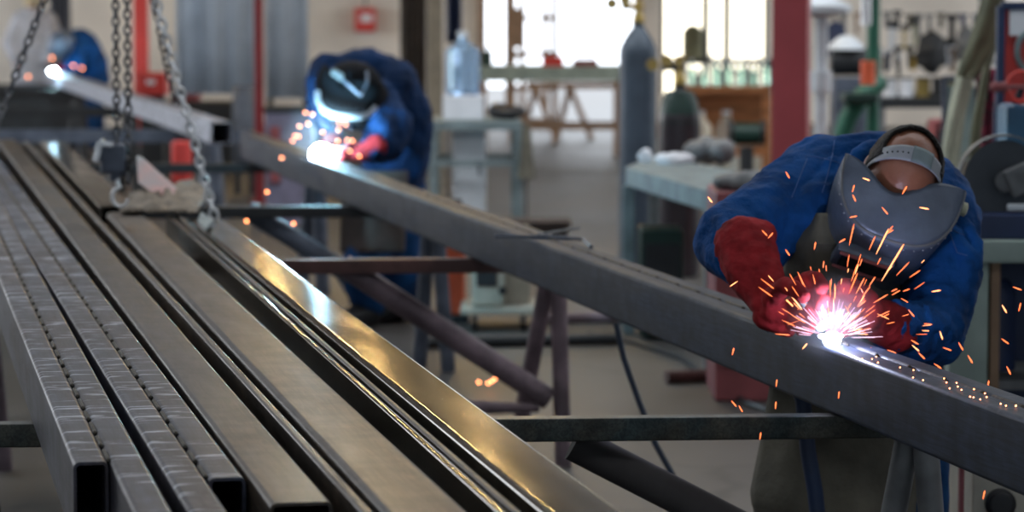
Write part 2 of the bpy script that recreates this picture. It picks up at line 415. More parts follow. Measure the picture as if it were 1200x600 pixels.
# ================================================================ THE ROOM
X0, X1, Y0, Y1, H = -13.0, 11.0, -7.0, 38.0, 5.6
struct('floor', MB().box((-1, 20, -0.1), (60, 70, 0.2)), 'floor')
def side_wall(name, x):
    q = MB(); ya, yb, za, zb_ = 21.0, 36.5, 1.0, 4.6
    q.box((x, (Y0 + ya) / 2, H / 2), (0.3, ya - Y0, H)).box((x, (yb + Y1) / 2, H / 2), (0.3, Y1 - yb, H))
    q.box((x, (ya + yb) / 2, za / 2), (0.3, yb - ya, za)).box((x, (ya + yb) / 2, (zb_ + H) / 2), (0.3, yb - ya, H - zb_)); return struct(name, q, 'wall_side')
M['wall_side'] = mat('grey painted wall', (0.16, 0.18, 0.22), 0.8, 0, 0.2, 0.8)
side_wall('wall_left', X0 - 0.15); side_wall('wall_right', X1 + 0.15)
M['side_fill'] = glow('side fill pane', (0.93, 0.96, 1.0), 5.0)  # unseen side panes added to light the rear of the hall
for k, x in ((11, X0 - 0.2), (12, X1 + 0.2)):
    wd = struct('window_%d' % k, MB().box((x, 28.75, 2.8), (0.04, 15.5, 3.6)), 'side_fill'); q = MB()
    for i in range(6): q.box((x, 21.0 + i * 3.1, 2.8), (0.12, 0.12, 3.6))
    q.build('window_frame', 'dark', wd)
struct('wall_near', MB().box((-1, Y0 - 0.15, 0.5), (24.6, 0.3, 1.0)).box((-1, Y0 - 0.15, H - 0.5), (24.6, 0.3, 1.0)).box((X0 + 1.2, Y0 - 0.15, H / 2), (2.4, 0.3, H)).box((X1 - 1.2, Y0 - 0.15, H / 2), (2.4, 0.3, H)), 'wall')
def bx(px): return P(px, 0, Y1).x
g0, g1 = bx(560), bx(752)
w0, w1 = bx(775), bx(900)
wb = MB()
wb.box(((X0 + g0) / 2, Y1 + 0.15, 1.2), (g0 - X0, 0.3, 2.4)); wu = MB().box(((X0 + g0) / 2, Y1 + 0.15, (2.4 + H) / 2), (g0 - X0, 0.3, H - 2.4))
wu.box(((g0 + g1) / 2, Y1 + 0.15, (3.4 + H) / 2), (g1 - g0, 0.3, H - 3.4))
wb.box(((g1 + X1) / 2, Y1 + 0.15, 0.2), (X1 - g1, 0.3, 0.4))
wu.box(((g1 + X1) / 2, Y1 + 0.15, (2.6 + H) / 2), (X1 - g1, 0.3, H - 2.6))
wb.box(((g1 + w0) / 2, Y1 + 0.15, 1.5), (w0 - g1, 0.3, 2.2))
wb.box(((w1 + X1) / 2, Y1 + 0.15, 1.5), (X1 - w1, 0.3, 2.2))
struct('wall_back', wb, 'wall'); struct('wall_back_upper', wu, 'wall_upper')
# roof with crosswise roof lights
cb = MB(); ys = [Y0, 1.0, 2.2, 8.6, 10.2, 15.0, 19.0, Y1]; xm = (X0 + X1) / 2
for i in range(0, 7, 2): cb.box((xm, (ys[i] + ys[i + 1]) / 2, H + 0.1), (X1 - X0, ys[i + 1] - ys[i], 0.2))
struct('ceiling', cb, 'ceiling')
k = 1
for i in (1, 3, 5):
    struct('window_%d' % k, MB().box((xm, (ys[i] + ys[i + 1]) / 2, H + 0.12), (X1 - X0, ys[i + 1] - ys[i], 0.04)), 'roof_pane'); k += 1
struct('window_%d' % k, MB().box((-1, Y0 - 0.2, 2.8), (19.2, 0.04, 3.6)), 'near_fill'); k += 1  # added fill pane, out of view, lights the workers from the front
# far wall window behind the bottle shelf
wn = struct('window_%d' % k, MB().box(((w0 + w1) / 2, Y1 + 0.2, 1.5), (w1 - w0, 0.04, 2.2)), 'pane_warm'); k += 1
fr = MB()
for t in (0, 0.42, 0.62, 1): fr.box((w0 + (w1 - w0) * t, Y1 + 0.1, 1.5), (0.09, 0.1, 2.2))
fr.box(((w0 + w1) / 2, Y1 + 0.1, 2.0), (w1 - w0, 0.1, 0.07)); fr.build('window_frame', 'dark', wn)
# open gateway: posts and a half open leaf
dr = thing('door_1', None, None, ((g0 + g1) / 2, Y1, 0)); dr['kind'] = 'structure'
q = MB(); q.box((g0 + 0.05, Y1, 1.7), (0.1, 0.2, 3.4)).box((g1 - 0.05, Y1, 1.7), (0.1, 0.2, 3.4)); q.build('door_frame', 'tile', dr)
q = MB()
for i, px in enumerate((598, 612, 640)): q.box((bx(px), Y1 + 0.05, 1.7), (0.07 if i else 0.13, 0.08, 3.4))
q.box((bx(606), Y1 + 0.05, 0.9), (bx(614) - bx(598), 0.06, 0.08)).box((bx(606), Y1 + 0.05, 1.25), (bx(612) - bx(600), 0.05, 0.5))
q.build('door_leaf', 'tile', dr)
# outside yard wall seen through the gate
struct('trim_1', MB().box((0, Y1 + 0.12, 0.02), (8, 0.5, 0.04)), 'tile')
# glazed partition with dull daylight behind its dirty panes
def glazing():
    m = mat('dusty daylit glazing', (0.30, 0.29, 0.28), 0.5, 0, 0.75, 5.0, stretch=(2.5, 1, 0.8))
    b = m.node_tree.nodes['Principled BSDF']; src = b.inputs['Base Color'].links[0].from_socket
    m.node_tree.links.new(src, b.inputs['Emission Color']); b.inputs['Emission Strength'].default_value = 1.1
    return m
struct('wall_partition', MB().box((6.6, 24.2, 0.35), (5.6, 0.15, 0.7)).box((6.6, 24.2, 2.95), (5.6, 0.15, 2.0)), 'wall_dark')
pw = struct('window_%d' % k, MB().box((6.6, 24.3, 1.32), (5.6, 0.04, 1.24)), glazing(), None); k += 1
pf = MB()
for i in range(13): pf.box((3.8 + i * 5.6 / 12, 24.2, 1.32), (0.05, 0.08, 1.24))
pf.box((6.6, 24.2, 1.53), (5.6, 0.08, 0.05)).box((6.6, 24.2, 1.1), (5.6, 0.08, 0.04)); pf.build('window_frame', 'pipe_grey', pw)

# ================================================================ STEEL ON THE TRESTLES
ZT, ZR = 0.86, 0.72
def edge_line(a, b_, z):
    """straight line over the surface of height z through two pixels"""
    p, q = onz(a[0], a[1], z), onz(b_[0], b_[1], z); d = (q - p); d = d / d.y
    return lambda Y: p + d * (Y - p.y)
def tube_run(mb, a, b_, w, yn, yf, off=0.0, z=ZT, h=0.14, r=0.010):
    ln = edge_line(a, b_, z); p0, p1 = ln(rowY(yn, z)), ln(rowY(yf, z)); s, u, d = frame(p1 - p0)
    o = s * (w / 2 + off); mb.hollow(p0 + o, p1 + o, w, h, r); return p0 + o, p1 + o, s, d
def seam(p0, p1, s, off, z, parent, step=0.16, w=0.007):
    n = int((p1 - p0).length / step); mb = MB(); d = (p1 - p0).normalized()
    for i in range(n):
        c = p0 + d * (i * step + step * 0.5) + s * off; c.z = z - 0.0028; l = step * random.uniform(0.28, 0.36)
        mb.cap(c - d * l, w * 0.6, c + d * l, w * 0.6, 8)
    mb.build('weld_seam', 'weld_bead', parent)
G_B = 'steel tubes stacked on the trestles'
def box_beam(label, a, b_, w1_, w2_, y1, y2, yf, m):
    ln = edge_line(a, b_, ZT); base = ln(rowY(450, ZT)); base.z = ZR
    t = thing('box_beam', label, 'steel beam', base, G_B)
    q = MB(); p0, p1, s, d = tube_run(q, a, b_, w1_, y1, yf); q.build('rectangular_tube', m, t)
    q = MB(); tube_run(q, a, b_, w2_, y2, yf, w1_ + 0.003); q.build('rectangular_tube', m, t)
    yn = min(y1, y2); ln2 = ln(rowY(yn, ZT)); seam(ln2 + s * (w1_ + 0.0015), p1 - s * (w1_ / 2) + s * (w1_ + 0.0015), s, 0, ZT, t)
    return t
box_beam('chalk-marked double steel beam on the outer side of the bundle, open cut end', (109, 600), (-11, 300), 0.0560, 0.0565, 542, 690, 128, 'steel_blue')
box_beam('second chalk-marked double steel beam in the bundle, stepped cut end', (222, 600), (39, 300), 0.0575, 0.0575, 690, 562, 150, 'steel_blue')
def single(name, label, a, b_, w, yn, yf, m, r=0.010, h=0.14, z=ZT, group=G_B):
    q = MB(); tube_run(q, a, b_, w, yn, yf, 0, z, h, r); o = q.build(name, m); tag(o, label, 'steel beam', group); return o
single('rectangular_tube', 'plain brownish steel tube beside the chalk-marked beams, dark open end', (324, 600), (99, 300), 0.093, 590, 163, 'steel_plain')
single('flat_bar', 'narrow brown steel bar on edge next to the plain brown tube', (424, 600), (151, 300), 0.019, 700, 165, 'steel_plain', 0.006)
single('rectangular_tube', 'wide grey steel tube in the middle of the bundle', (450, 600), (172, 300), 0.126, 700, 249, 'steel_plain', 0.015)
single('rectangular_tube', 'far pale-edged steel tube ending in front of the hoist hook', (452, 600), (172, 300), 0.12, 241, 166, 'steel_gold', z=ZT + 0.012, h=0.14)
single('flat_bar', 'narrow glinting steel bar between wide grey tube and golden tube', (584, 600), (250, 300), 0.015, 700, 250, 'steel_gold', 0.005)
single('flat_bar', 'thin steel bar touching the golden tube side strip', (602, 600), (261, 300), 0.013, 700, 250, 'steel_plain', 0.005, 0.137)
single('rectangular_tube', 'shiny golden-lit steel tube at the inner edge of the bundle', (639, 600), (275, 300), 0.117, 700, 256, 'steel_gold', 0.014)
# the long beam being welded
ta, tb = (1200, 491), (392, 197)
ln = edge_line(ta, tb, ZT); b0 = ln(rowY(400, ZT)); b0.z = ZR
big = thing('box_beam', 'long dark double steel beam being welded by the two nearer welders', 'steel beam', b0)
q = MB(); p0, p1, s_, d_ = tube_run(q, ta, tb, 0.06, 640, 157); q.build('rectangular_tube', 'steel_big', big)
q = MB(); tube_run(q, ta, tb, 0.052, 640, 152, 0.064); q.build('rectangular_tube', 'steel_big', big)
e0 = p0 + s_ * 0.032; e1 = p1 + s_ * 0.032; seam(e0, e1, s_, 0, ZT, big, 0.2, 0.009)
def on_tube(px, py): return onz(px, py, ZT)
# far beam by the third welder
ta3, tb3 = (247, 141), (66, 88)
q = MB(); tube_run(q, (247, 143), (66, 86), 0.13, 143, 81.5, z=ZT, h=0.138)
M['steel_pale'] = steel('pale lit steel', (0.30, 0.32, 0.38), 0.5, 0.1, metal=0.3)  # paler base colour stands in for the light on this tube
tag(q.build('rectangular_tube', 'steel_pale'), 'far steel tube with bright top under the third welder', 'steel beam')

# ---------------------------------------------------------------- trestles
def trestle(label, Y, pxl, pxr, m_rail, leg, brace, m_leg, m_brace=None, slope=-0.012, rh=0.05, low=None, z=ZR, pr=0.03, yshift=0, feet=None):
    pyr = None
    a = P(pxl, 0, Y); b_ = P(pxr, 0, Y); a.z = b_.z = z - rh / 2
    sk = (b_.x - a.x) * 0.205 * 0.35; b_.y += sk * 0.5; a.y -= sk * 0.5
    c = (a + b_) / 2; t = thing('trestle', label, 'trestle', (c.x, c.y, 0), 'trestles under the steel')
    MB().bar(a, b_, 0.05, rh, 0.004).build('rail', m_rail, t)
    top = P(leg[0], 0, b_.y); top.z = z - rh
    for dx, tl, dy in ((leg[1], 0.018, 0.0), (leg[2], -0.012, 0.16)):
        MB().tube([Vector((top.x + tl, top.y + dy * 0.2, top.z)), Vector((top.x + tl + dx, top.y + dy, 0.0))], pr, 14).build('leg', m_leg, t)
    if brace:
        (x0, y0), (x1, y1) = brace
        MB().tube([P(x0, y0, b_.y + 0.0), P(x1, y1, b_.y + 0.02)], pr * 1.38, 16).build('brace', m_brace or m_leg, t)
    if low:
        MB().tube([P(low[0], low[1], b_.y), P(low[2], low[3], b_.y)], [pr * 0.9, pr * 0.5], 12).build('lower_rail', m_leg, t)
    # far leg pair at the other end
    for dx in (-0.12, 0.05):
        MB().tube([Vector((a.x + 0.12, a.y, z - rh)), Vector((a.x + 0.12 + dx, a.y + dx, 0))], pr, 12).build('leg', m_leg, t)
    return t
Y1_ = rowY(490, ZR)
trestle('nearest trestle with dark green-black rail under golden tube and welded beam', Y1_, -90, 1120, 'steel_rail', (1080, 0.06, -0.10), ((672, 519), (1085, 731)), 'pipe_grey', m_brace='sooty_brown', pr=0.028)
trestle('trestle with red-brown rail and thick mauve diagonal pipe', rowY(304, ZR), -60, 640, 'rust_rail', (648, 0.02, -0.12), ((402, 311), (644, 468)), 'pipe_mauve', low=(545, 477, 632, 478), pr=0.029)
trestle('trestle with black rail passing under hoist hook', rowY(242, ZR), -60, 515, 'dark', (506, 0.05, -0.05), ((290, 246), (410, 322)), 'pipe_blue', pr=0.032)
trestle('dim trestle behind the scrap plate', rowY(192, ZR), -120, 420, 'dark', (368, 0.02, -0.08), None, 'pipe_blue', pr=0.04)
trestle('trestle with pale rail across the far end of the bundle', rowY(152, ZR), -160, 285, 'pipe_blue', (245, 0.05, -0.1), None, 'pipe_blue', rh=0.09, pr=0.05)
trestle('farther trestle behind the pale rail', rowY(126, ZR), -180, 180, 'dark', (150, 0.05, -0.1), None, 'dark', rh=0.08, pr=0.05)
trestle('farthest trestle under the third welder bench', rowY(104, ZR), -180, 110, 'dark', (90, 0.05, -0.1), None, 'dark', rh=0.1, pr=0.05)

# rods lying on the big beam
def rod(pts, r, m, label):
    q = MB().tube(pts, r, 8); tag(q.build('welding_rod', m), label, 'welding rod', 'rods on the beam')
zr = ZT + 0.006
rod([onz(580, 277, zr), onz(640, 277.5, zr), onz(684, 280, zr), onz(693, 289, zr)], 0.0055, 'pipe_blue', 'long grey welding rod with bent tip resting on beam')
rod([onz(632, 275, zr + 0.006), onz(679, 267, zr + 0.006)], 0.0045, 'pipe_grey', 'shorter grey welding rod crossing the bent one')
# cable hanging from the beam
q = MB(); cp = [(722, 378, 8.6), (731, 420, 8.6), (748, 468, 8.62), (768, 520, 8.62), (790, 560, 8.64), (818, 596, 8.5), (850, 630, 8.4)]
q.tube([P(*c) for c in cp], 0.009, 8); tag(q.build('hanging_cable', 'hose'), 'blue-grey cable hanging from the welded beam to the floor', 'cable')
q = MB(); q.tube([onz(x, y, 0.01) for x, y in ((690, 392), (740, 400), (800, 420), (850, 455), (870, 470), (900, 480))], 0.013, 8)
tag(q.build('floor_cable', 'black'), 'black cable lying on the concrete behind the beam', 'cable')

# ================================================================ HOIST, CHAINS, SCRAP
def chain_mesh(mb, p0, p1, pitch, wire, wid):
    d = (p1 - p0); n = int(d.length / pitch); s, u, dd = frame(d)
    for i in range(n):
        c = p0 + dd * (i + 0.5) * pitch; a = s if i % 2 else u; L_ = pitch * 0.5 + wire * 0.7; pts = []
        a = (a + (u if i % 2 else s) * random.uniform(-0.35, 0.35)).normalized()
        for k in range(14):
            t = 2 * PI * k / 14; pts.append(c + dd * (L_ * (abs(math.cos(t)) ** 0.7) * (1 if math.cos(t) > 0 else -1)) + a * (wid * math.sin(t)))
        mb.tube(pts, wire, 6, closed=True)
    return mb
YH = 9.9
def chain_thing(label, a, b_, m, group=None, pitch=0.030, wire=0.0042, wid=0.0115):
    q = chain_mesh(MB(), P(*a), P(*b_), pitch, wire, wid); tag(q.build('lifting_chain', m), label, 'chain', group)
chain_thing('bright galvanised chain slanting down to the golden tube', (252, 256, 10.02), (130, -194, 10.0), 'chain_bright', wire=0.0056, wid=0.0135)
chain_thing('dim dark chain running behind the bright chain', (205, 120, 10.4), (139, -190, 10.05), 'chain_dark', pitch=0.028, wire=0.0036)
chain_thing('dark chain crossing the far welder at the picture corner', (-14, 172, 9.6), (125, -192, 9.95), 'chain_dark')
q = MB(); rc = P(131, -205, 10.0); q.tube([rc + Vector((0.055 * math.cos(k_ * PI / 9), 0, 0.07 * math.sin(k_ * PI / 9))) for k_ in range(18)], 0.009, 8, closed=True)
t = thing('sling_ring', 'steel ring gathering the sling chains above the tubes', 'sling ring', rc); q.build('ring', 'chain_dark', t)
chain_mesh(MB(), rc + Vector((0, 0, 0.06)), Vector((rc.x, rc.y, H)), 0.03, 0.005, 0.012).build('chain', 'chain_dark', t)
h0 = P(134, 200, YH)
hoist = thing('hoist_block', 'blue-grey hoist block with open hook hanging on two dark chains', 'hoist', h0)
for x, yb in ((137, 168), (151, 215)):
    chain_mesh(MB(), P(x, yb, YH), Vector((P(x, 0, YH).x, YH, H)), 0.026, 0.0042, 0.0105).build('chain', 'chain_dark', hoist)
q = MB(); q.box(P(133, 186, YH), (0.085, 0.05, 0.10), bev=0.015); q.cap(P(118, 182, YH), 0.022, P(128, 172, YH), 0.02); q.cap(P(140, 200, YH), 0.02, P(133, 208, YH), 0.014); q.build('block_body', 'pipe_blue', hoist)
q = MB(); q.bar(P(113, 176, YH - 0.03), P(122, 164, YH - 0.03), 0.012, 0.02, 0.003).bar(P(112, 190, YH - 0.03), P(116, 174, YH - 0.03), 0.012, 0.02, 0.003).bar(P(113, 169, YH - 0.03), P(132, 170, YH - 0.03), 0.012, 0.014, 0.003); q.build('guide_plate', 'chain_bright', hoist)
q = MB(); hp = []; 
for i in range(15):
    t = math.radians(95 + i * 18.5); hp.append(P(141 + 9.5 * math.cos(t) * 1.0, 231 - 11 * math.sin(t), YH - 0.01))
hp = [P(138, 206, YH), P(137.5, 214, YH)] + hp
q.tube(hp, [0.008, 0.008] + [0.0085 - 0.0003 * i for i in range(15)], 10); q.build('hook', 'chain_bright', hoist)
# scrap plate and rusty crumpled sheet resting on tubes
q = MB(); yy = rowY(232, ZT) - 0.5
tri = [P(160, 184, yy + 0.12), P(166, 186, yy + 0.12), P(206, 222, yy + 0.02), P(203, 229, yy), P(186, 231, yy - 0.03), P(162, 214, yy + 0.02)]
tri2 = [p + Vector((0.0, 0.02, 0.004)) for p in tri]
q.loft([tri, tri2]); tag(q.build('scrap_plate', 'scrap_white'), 'white and red triangular scrap plate leaning beside the hoist hook', 'scrap plate')
def crumple(u, v):
    x = 148 + 92 * u + 8 * math.sin(v * 5); y = 222 + 26 * v + 8 * math.sin(u * 4 + 1) * (1 - v) + 4 * noise.noise(Vector((u * 6, v * 2, 9)))
    p = onz(x, y, ZT + 0.016); e = (1 - abs(2 * u - 1) ** 4) * (1 - abs(2 * v - 1) ** 4); p.z += 0.38 * (0.05 + 0.13 * abs(noise.noise(Vector((u * 3.2, v * 3.2, 3)))) + 0.05 * noise.noise(Vector((u * 9, v * 9, 5)))) * e; return p
q = MB().grid(crumple, 44, 28); tag(q.build('crumpled_sheet', 'rusty', thick=0.006), 'crumpled rusty sheet lying across the tubes behind the hook', 'scrap metal')
q = MB(); p = on_tube(147, 224); q.ell(p + Vector((0.12, 0, 0.02)) * 0, (0.012, 0.012, 0.012)); 
q = MB(); pp = [onz(236, 252, ZT + 0.01), onz(232, 262, ZT + 0.01), onz(240, 272, ZT + 0.01), onz(250, 262, ZT + 0.01)]
q.loft([[a for a in pp], [a + Vector((0, 0, 0.012)) for a in pp]]); tag(q.build('shim_plate', 'pale_steel'), 'small pale steel plate under the chain on golden tube', 'steel plate')

# ================================================================ SPARKS AND ARCS
def light(name, loc, e, col, r):
    l = bpy.data.lights.new(name, 'POINT'); l.energy = e; l.color = col; l.shadow_soft_size = r
    o = bpy.data.objects.new(name, l); COL.objects.link(o); o.location = loc; return o
A1 = onz(975, 398, ZT + 0.012); A2 = onz(377, 181, ZT + 0.02); A3 = onz(63, 84, ZT + 0.02)
def arc(loc, r, m, label, e, col):
    t = MB(); t.ell(loc, (r, r, r * 0.9), None, 16, 10)
    for k in range(7):
        a = random.uniform(0, 2 * PI); t.cap(loc, r * 0.5, loc + Vector((math.cos(a), math.sin(a) * 0.5, 0.3)) * r * 1.3, r * 0.2, 8)
    o = t.build('welding_arc', m); tag(o, label, 'welding arc')
    l = light('arc_light', loc + Vector((0, -0.015 - r * 2.6, r * 2.2)), e, col, 0.02)
    l.parent = o; l.location = Vector(loc) + Vector((0, -0.015 - r * 2.6, r * 2.2)) - Vector(o.location)
arc(A1, 0.020, 'arc', 'dazzling blue-white welding arc under the red-gloved hands', ARC1, (0.62, 0.68, 1.0))
arc(A2, 0.055, 'arc_far', 'dazzling blue-white arc of the second welder in black helmet', ARC2, (0.35, 0.75, 1.0))
arc(A3, 0.035, 'arc_far', 'small white arc of the far third welder', ARC3, (0.45, 0.8, 1.0))

# thin welding fume lit by the arc, also standing in for lens glare
def fume(loc, rx, rz, dens, label):
    m = bpy.data.materials.new('welding fume'); m.use_nodes = True; N, L = m.node_tree.nodes, m.node_tree.links
    N.remove(N['Principled BSDF']); v = N.new('ShaderNodeVolumeScatter'); v.inputs['Color'].default_value = (0.9, 0.93, 1, 1); v.inputs['Anisotropy'].default_value = 0.2
    tc = N.new('ShaderNodeTexCoord'); ln_ = N.new('ShaderNodeVectorMath'); ln_.operation = 'LENGTH'
    mp = N.new('ShaderNodeMapping'); mp.inputs['Location'].default_value = (0, 0, -1.0); mp.inputs['Scale'].default_value = (1 / rx, 1 / rx, 1 / rz)
    L.new(tc.outputs['Object'], mp.inputs[0]); L.new(mp.outputs[0], ln_.inputs[0])
    mr = N.new('ShaderNodeMapRange'); mr.interpolation_type = 'SMOOTHSTEP'; mr.inputs['From Min'].default_value = 1.0; mr.inputs['From Max'].default_value = 0.0; mr.inputs['To Max'].default_value = dens
    L.new(ln_.outputs['Value'], mr.inputs['Value']); no = N.new('ShaderNodeTexNoise'); no.inputs['Scale'].default_value = 12; L.new(tc.outputs['Object'], no.inputs['Vector'])
    mu = N.new('ShaderNodeMath'); mu.operation = 'MULTIPLY'; L.new(mr.outputs[0], mu.inputs[0]); L.new(no.outputs['Fac'], mu.inputs[1]); L.new(mu.outputs[0], v.inputs['Density'])
    L.new(v.outputs[0], N['Material Output'].inputs['Volume'])
    q = MB().ell(loc + Vector((0, 0, 0)), (rx, rx, rz), None, 24, 14); q.v.append(Vector(loc) - Vector((0, 0, rz))); q.v.pop()
    b_ = Vector((loc.x, loc.y, loc.z - rz)); o = bpy.data.objects.new('welding_fume', q.mesh('welding_fume', b_)); COL.objects.link(o); o.location = b_; o.data.materials.append(m)
    tag(o, label, 'fume', None, 'stuff')
fume(A1 + Vector((0, -0.02, 0.05)), 0.13, 0.12, 1.6, 'thin bluish fume glowing around the nearest welding arc')
fume(A2 + Vector((0, -0.03, 0.10)), 0.24, 0.22, 0.3, 'bluish fume glowing around the second welder arc')
spray = MB(); random.seed(21)
for i in range(110):
    a = math.radians(random.gauss(75, 50)); l0 = random.uniform(10, 26); l1 = l0 + random.uniform(6, 22); dz = random.uniform(-0.06, 0.03)
    f_ = lambda l: P(975 + l * math.cos(a) * 1.3, 396 - abs(l * math.sin(a)), A1.y - 0.02 + dz * l / 30)
    spray.tube([f_(l0), f_(l1)], 0.00055, 4)
o_ = spray.build('spark_spray', glow('fine white spark', (1.0, 0.55, 0.72), 1.6, False)); tag(o_, 'fine hair-thin spray of pale sparks right at the nearest arc', 'sparks', None, 'stuff')
random.seed(8)
spark_long = MB().tube([(0, 0, -0.5), (0, 0, -0.2), (0, 0, 0.3), (0, 0, 0.5)], [0.25, 0.8, 1.0, 0.3], 6).mesh('spark', Vector((0, 0, 0)))
spark_long.materials.append(M['spark'])
spark_hot = spark_long.copy(); spark_hot.materials.clear(); spark_hot.materials.append(M['spark_hot'])
drop = MB().ell((0, 0, 0), (1, 1, 1), None, 8, 6).mesh('spark_drop', Vector((0, 0, 0))); drop.materials.append(M['spark_far'])
def spark(px, py, Y, ln_px, ang, hot=False, thick=0.9):
    if py > 440 and px < 1100: label, group = 'short orange spark falling in front of or below the welded beam', 'sparks falling below the beam'
    elif px > 1062 and py > 320: label, group = 'short orange spark dropping beside the blue sleeve and pale bench', 'sparks dropping past the sleeve'
    elif py < 300: label, group = 'orange spark in front of the grey shield, apron or jacket', 'sparks before the shield'
    elif px < 975: label, group = 'orange spark fanning from nearest arc across the large red gauntlet', 'sparks across the gauntlet'
    else: label, group = 'orange spark rising from nearest arc before the pinkish lit glove', 'sparks before the lit glove'
    sc_ = Y / 3512.0; thick *= 0.72
    o = bpy.data.objects.new('spark', spark_hot if hot else spark_long); COL.objects.link(o); o.location = P(px, py, Y)
    d = Vector((math.cos(ang), random.uniform(-0.3, 0.3), math.sin(ang)))
    o.rotation_mode = 'QUATERNION'; o.rotation_quaternion = d.to_track_quat('Z', 'Y')
    o.scale = (thick * sc_, thick * sc_, ln_px * sc_); tag(o, label, 'spark', group)
YA = A1.y
R_ = random.random
near = [(1046, 308, 52, 57), (1053, 297, 26, 60), (1058, 315, 22, 48), (1034, 283, 34, 66), (998, 275, 26, 78), (1042, 270, 14, 50), (1012, 224, 0, 0),
 (900, 333, 22, -38), (897, 342, 20, -35), (921, 351, 44, -43), (930, 350, 36, -52), (937, 345, 30, -58), (938, 375, 26, -30), (927, 380, 24, -25), (917, 392, 18, -5),
 (940, 330, 26, -65), (955, 331, 20, -75), (973, 338, 20, 90), (965, 310, 9, 85), (1000, 332, 26, 68), (1008, 335, 22, 60), (1022, 285, 18, 65), (1001, 320, 22, 72),
 (1022, 330, 14, 55), (1015, 342, 16, 52), (1032, 350, 20, 30), (1050, 343, 12, 28), (1060, 352, 10, -30), (1048, 340, 8, 25), (1010, 356, 12, 40), (1072, 321, 16, 32), (1062, 340, 9, 20)]
for x, y, l, a in near:
    if l: spark(x, y, YA - random.uniform(-0.05, 0.12), l, math.radians(a), l > 30, 1.25 if l > 25 else 1.0)
for i in range(70):
    a = math.radians(random.gauss(80, 48)); r = abs(random.gauss(0, 38)) + 18
    x, y = 975 + r * math.cos(a) * 1.25, 392 - abs(r * math.sin(a)) * 1.0
    spark(x, y, YA + random.uniform(-0.12, 0.04), random.uniform(5, 17), a, R_() < 0.35, random.uniform(0.45, 0.9))
for x, y, a in ((832, 234, -52), (923, 205, -60), (1000, 221, 75), (1001, 232, -65), (1000, 254, 10), (1037, 247, -50), (1083, 244, -10), (1015, 210, -20), (1060, 223, 60), (896, 273, -45), (903, 276, 50),
                (923, 296, -55), (987, 282, 30), (955, 288, 80), (1042, 272, 30), (1097, 341, 10), (1068, 367, -50), (1103, 393, -70), (1073, 408, -40), (1080, 417, -45), (1110, 409, -20), (1099, 429, -35), (1126, 406, -60),
                (1137, 421, -60), (1177, 362, -60), (1192, 338, -20), (1178, 400, -35), (1182, 434, -65), (1195, 360, 80), (1158, 451, 80), (910, 449, 82), (909, 475, 85), (859, 412, 75), (860, 473, -50), (868, 479, -60),
                (891, 511, 82), (983, 463, 85), (1010, 463, -75), (1047, 447, -60), (1153, 580, 80), (943, 406, 50), (1025, 410, -30), (1045, 412, -20), (1072, 401, -30)):
    l = 11 if x > 1020 else 9
    spark(x, y, YA - 0.25 if y > 440 and x < 1100 else YA - 0.05, l, math.radians(a), R_() < 0.3, 1.25)
for i in range(24):
    x = random.uniform(1000, 1195); e = onz(x, 0.375 * (x + 120) - random.uniform(3, 14) - (x > 1100) * 3, ZT + 0.004)
    o = bpy.data.objects.new('spark', drop); COL.objects.link(o); o.location = e; o.scale = (0.0016,) * 3
    tag(o, 'tiny glowing spark resting on the beam top beyond the arc', 'spark', 'spent sparks on the beam')
for x, y in ((361, 145), (346, 159), (350, 160), (343, 165), (366, 134), (398, 144), (405, 146), (397, 152), (378, 155), (396, 165), (407, 164), (413, 165), (410, 177), (421, 183), (396, 185), (330, 185), (351, 148), (358, 132)):
    o = bpy.data.objects.new('spark', drop); COL.objects.link(o); o.location = P(x, y, A2.y - 0.2 + random.uniform(-0.1, 0.1)); o.scale = (0.0062,) * 3
    tag(o, 'round orange spark hanging around the second welder arc', 'spark', 'sparks of the second weld')
for x, y in ((61, 68), (86, 77), (96, 80), (33, 90)):
    o = bpy.data.objects.new('spark', drop); COL.objects.link(o); o.location = P(x, y, A3.y - 0.5); o.scale = (0.012,) * 3
    tag(o, 'dull orange spark near the far third arc', 'spark', 'sparks of the far weld')
for x, y in ((561, 448), (572, 449), (576, 447), (580, 444), (289, 259), (313, 225), (344, 262)):
    o = bpy.data.objects.new('spark', drop); COL.objects.link(o); Y = rowY(y, 0.01); o.location = P(x, y, min(Y, 12.2)); o.scale = (0.006,) * 3
    tag(o, 'glowing orange spark below the beams over the floor', 'spark', 'sparks near the floor')

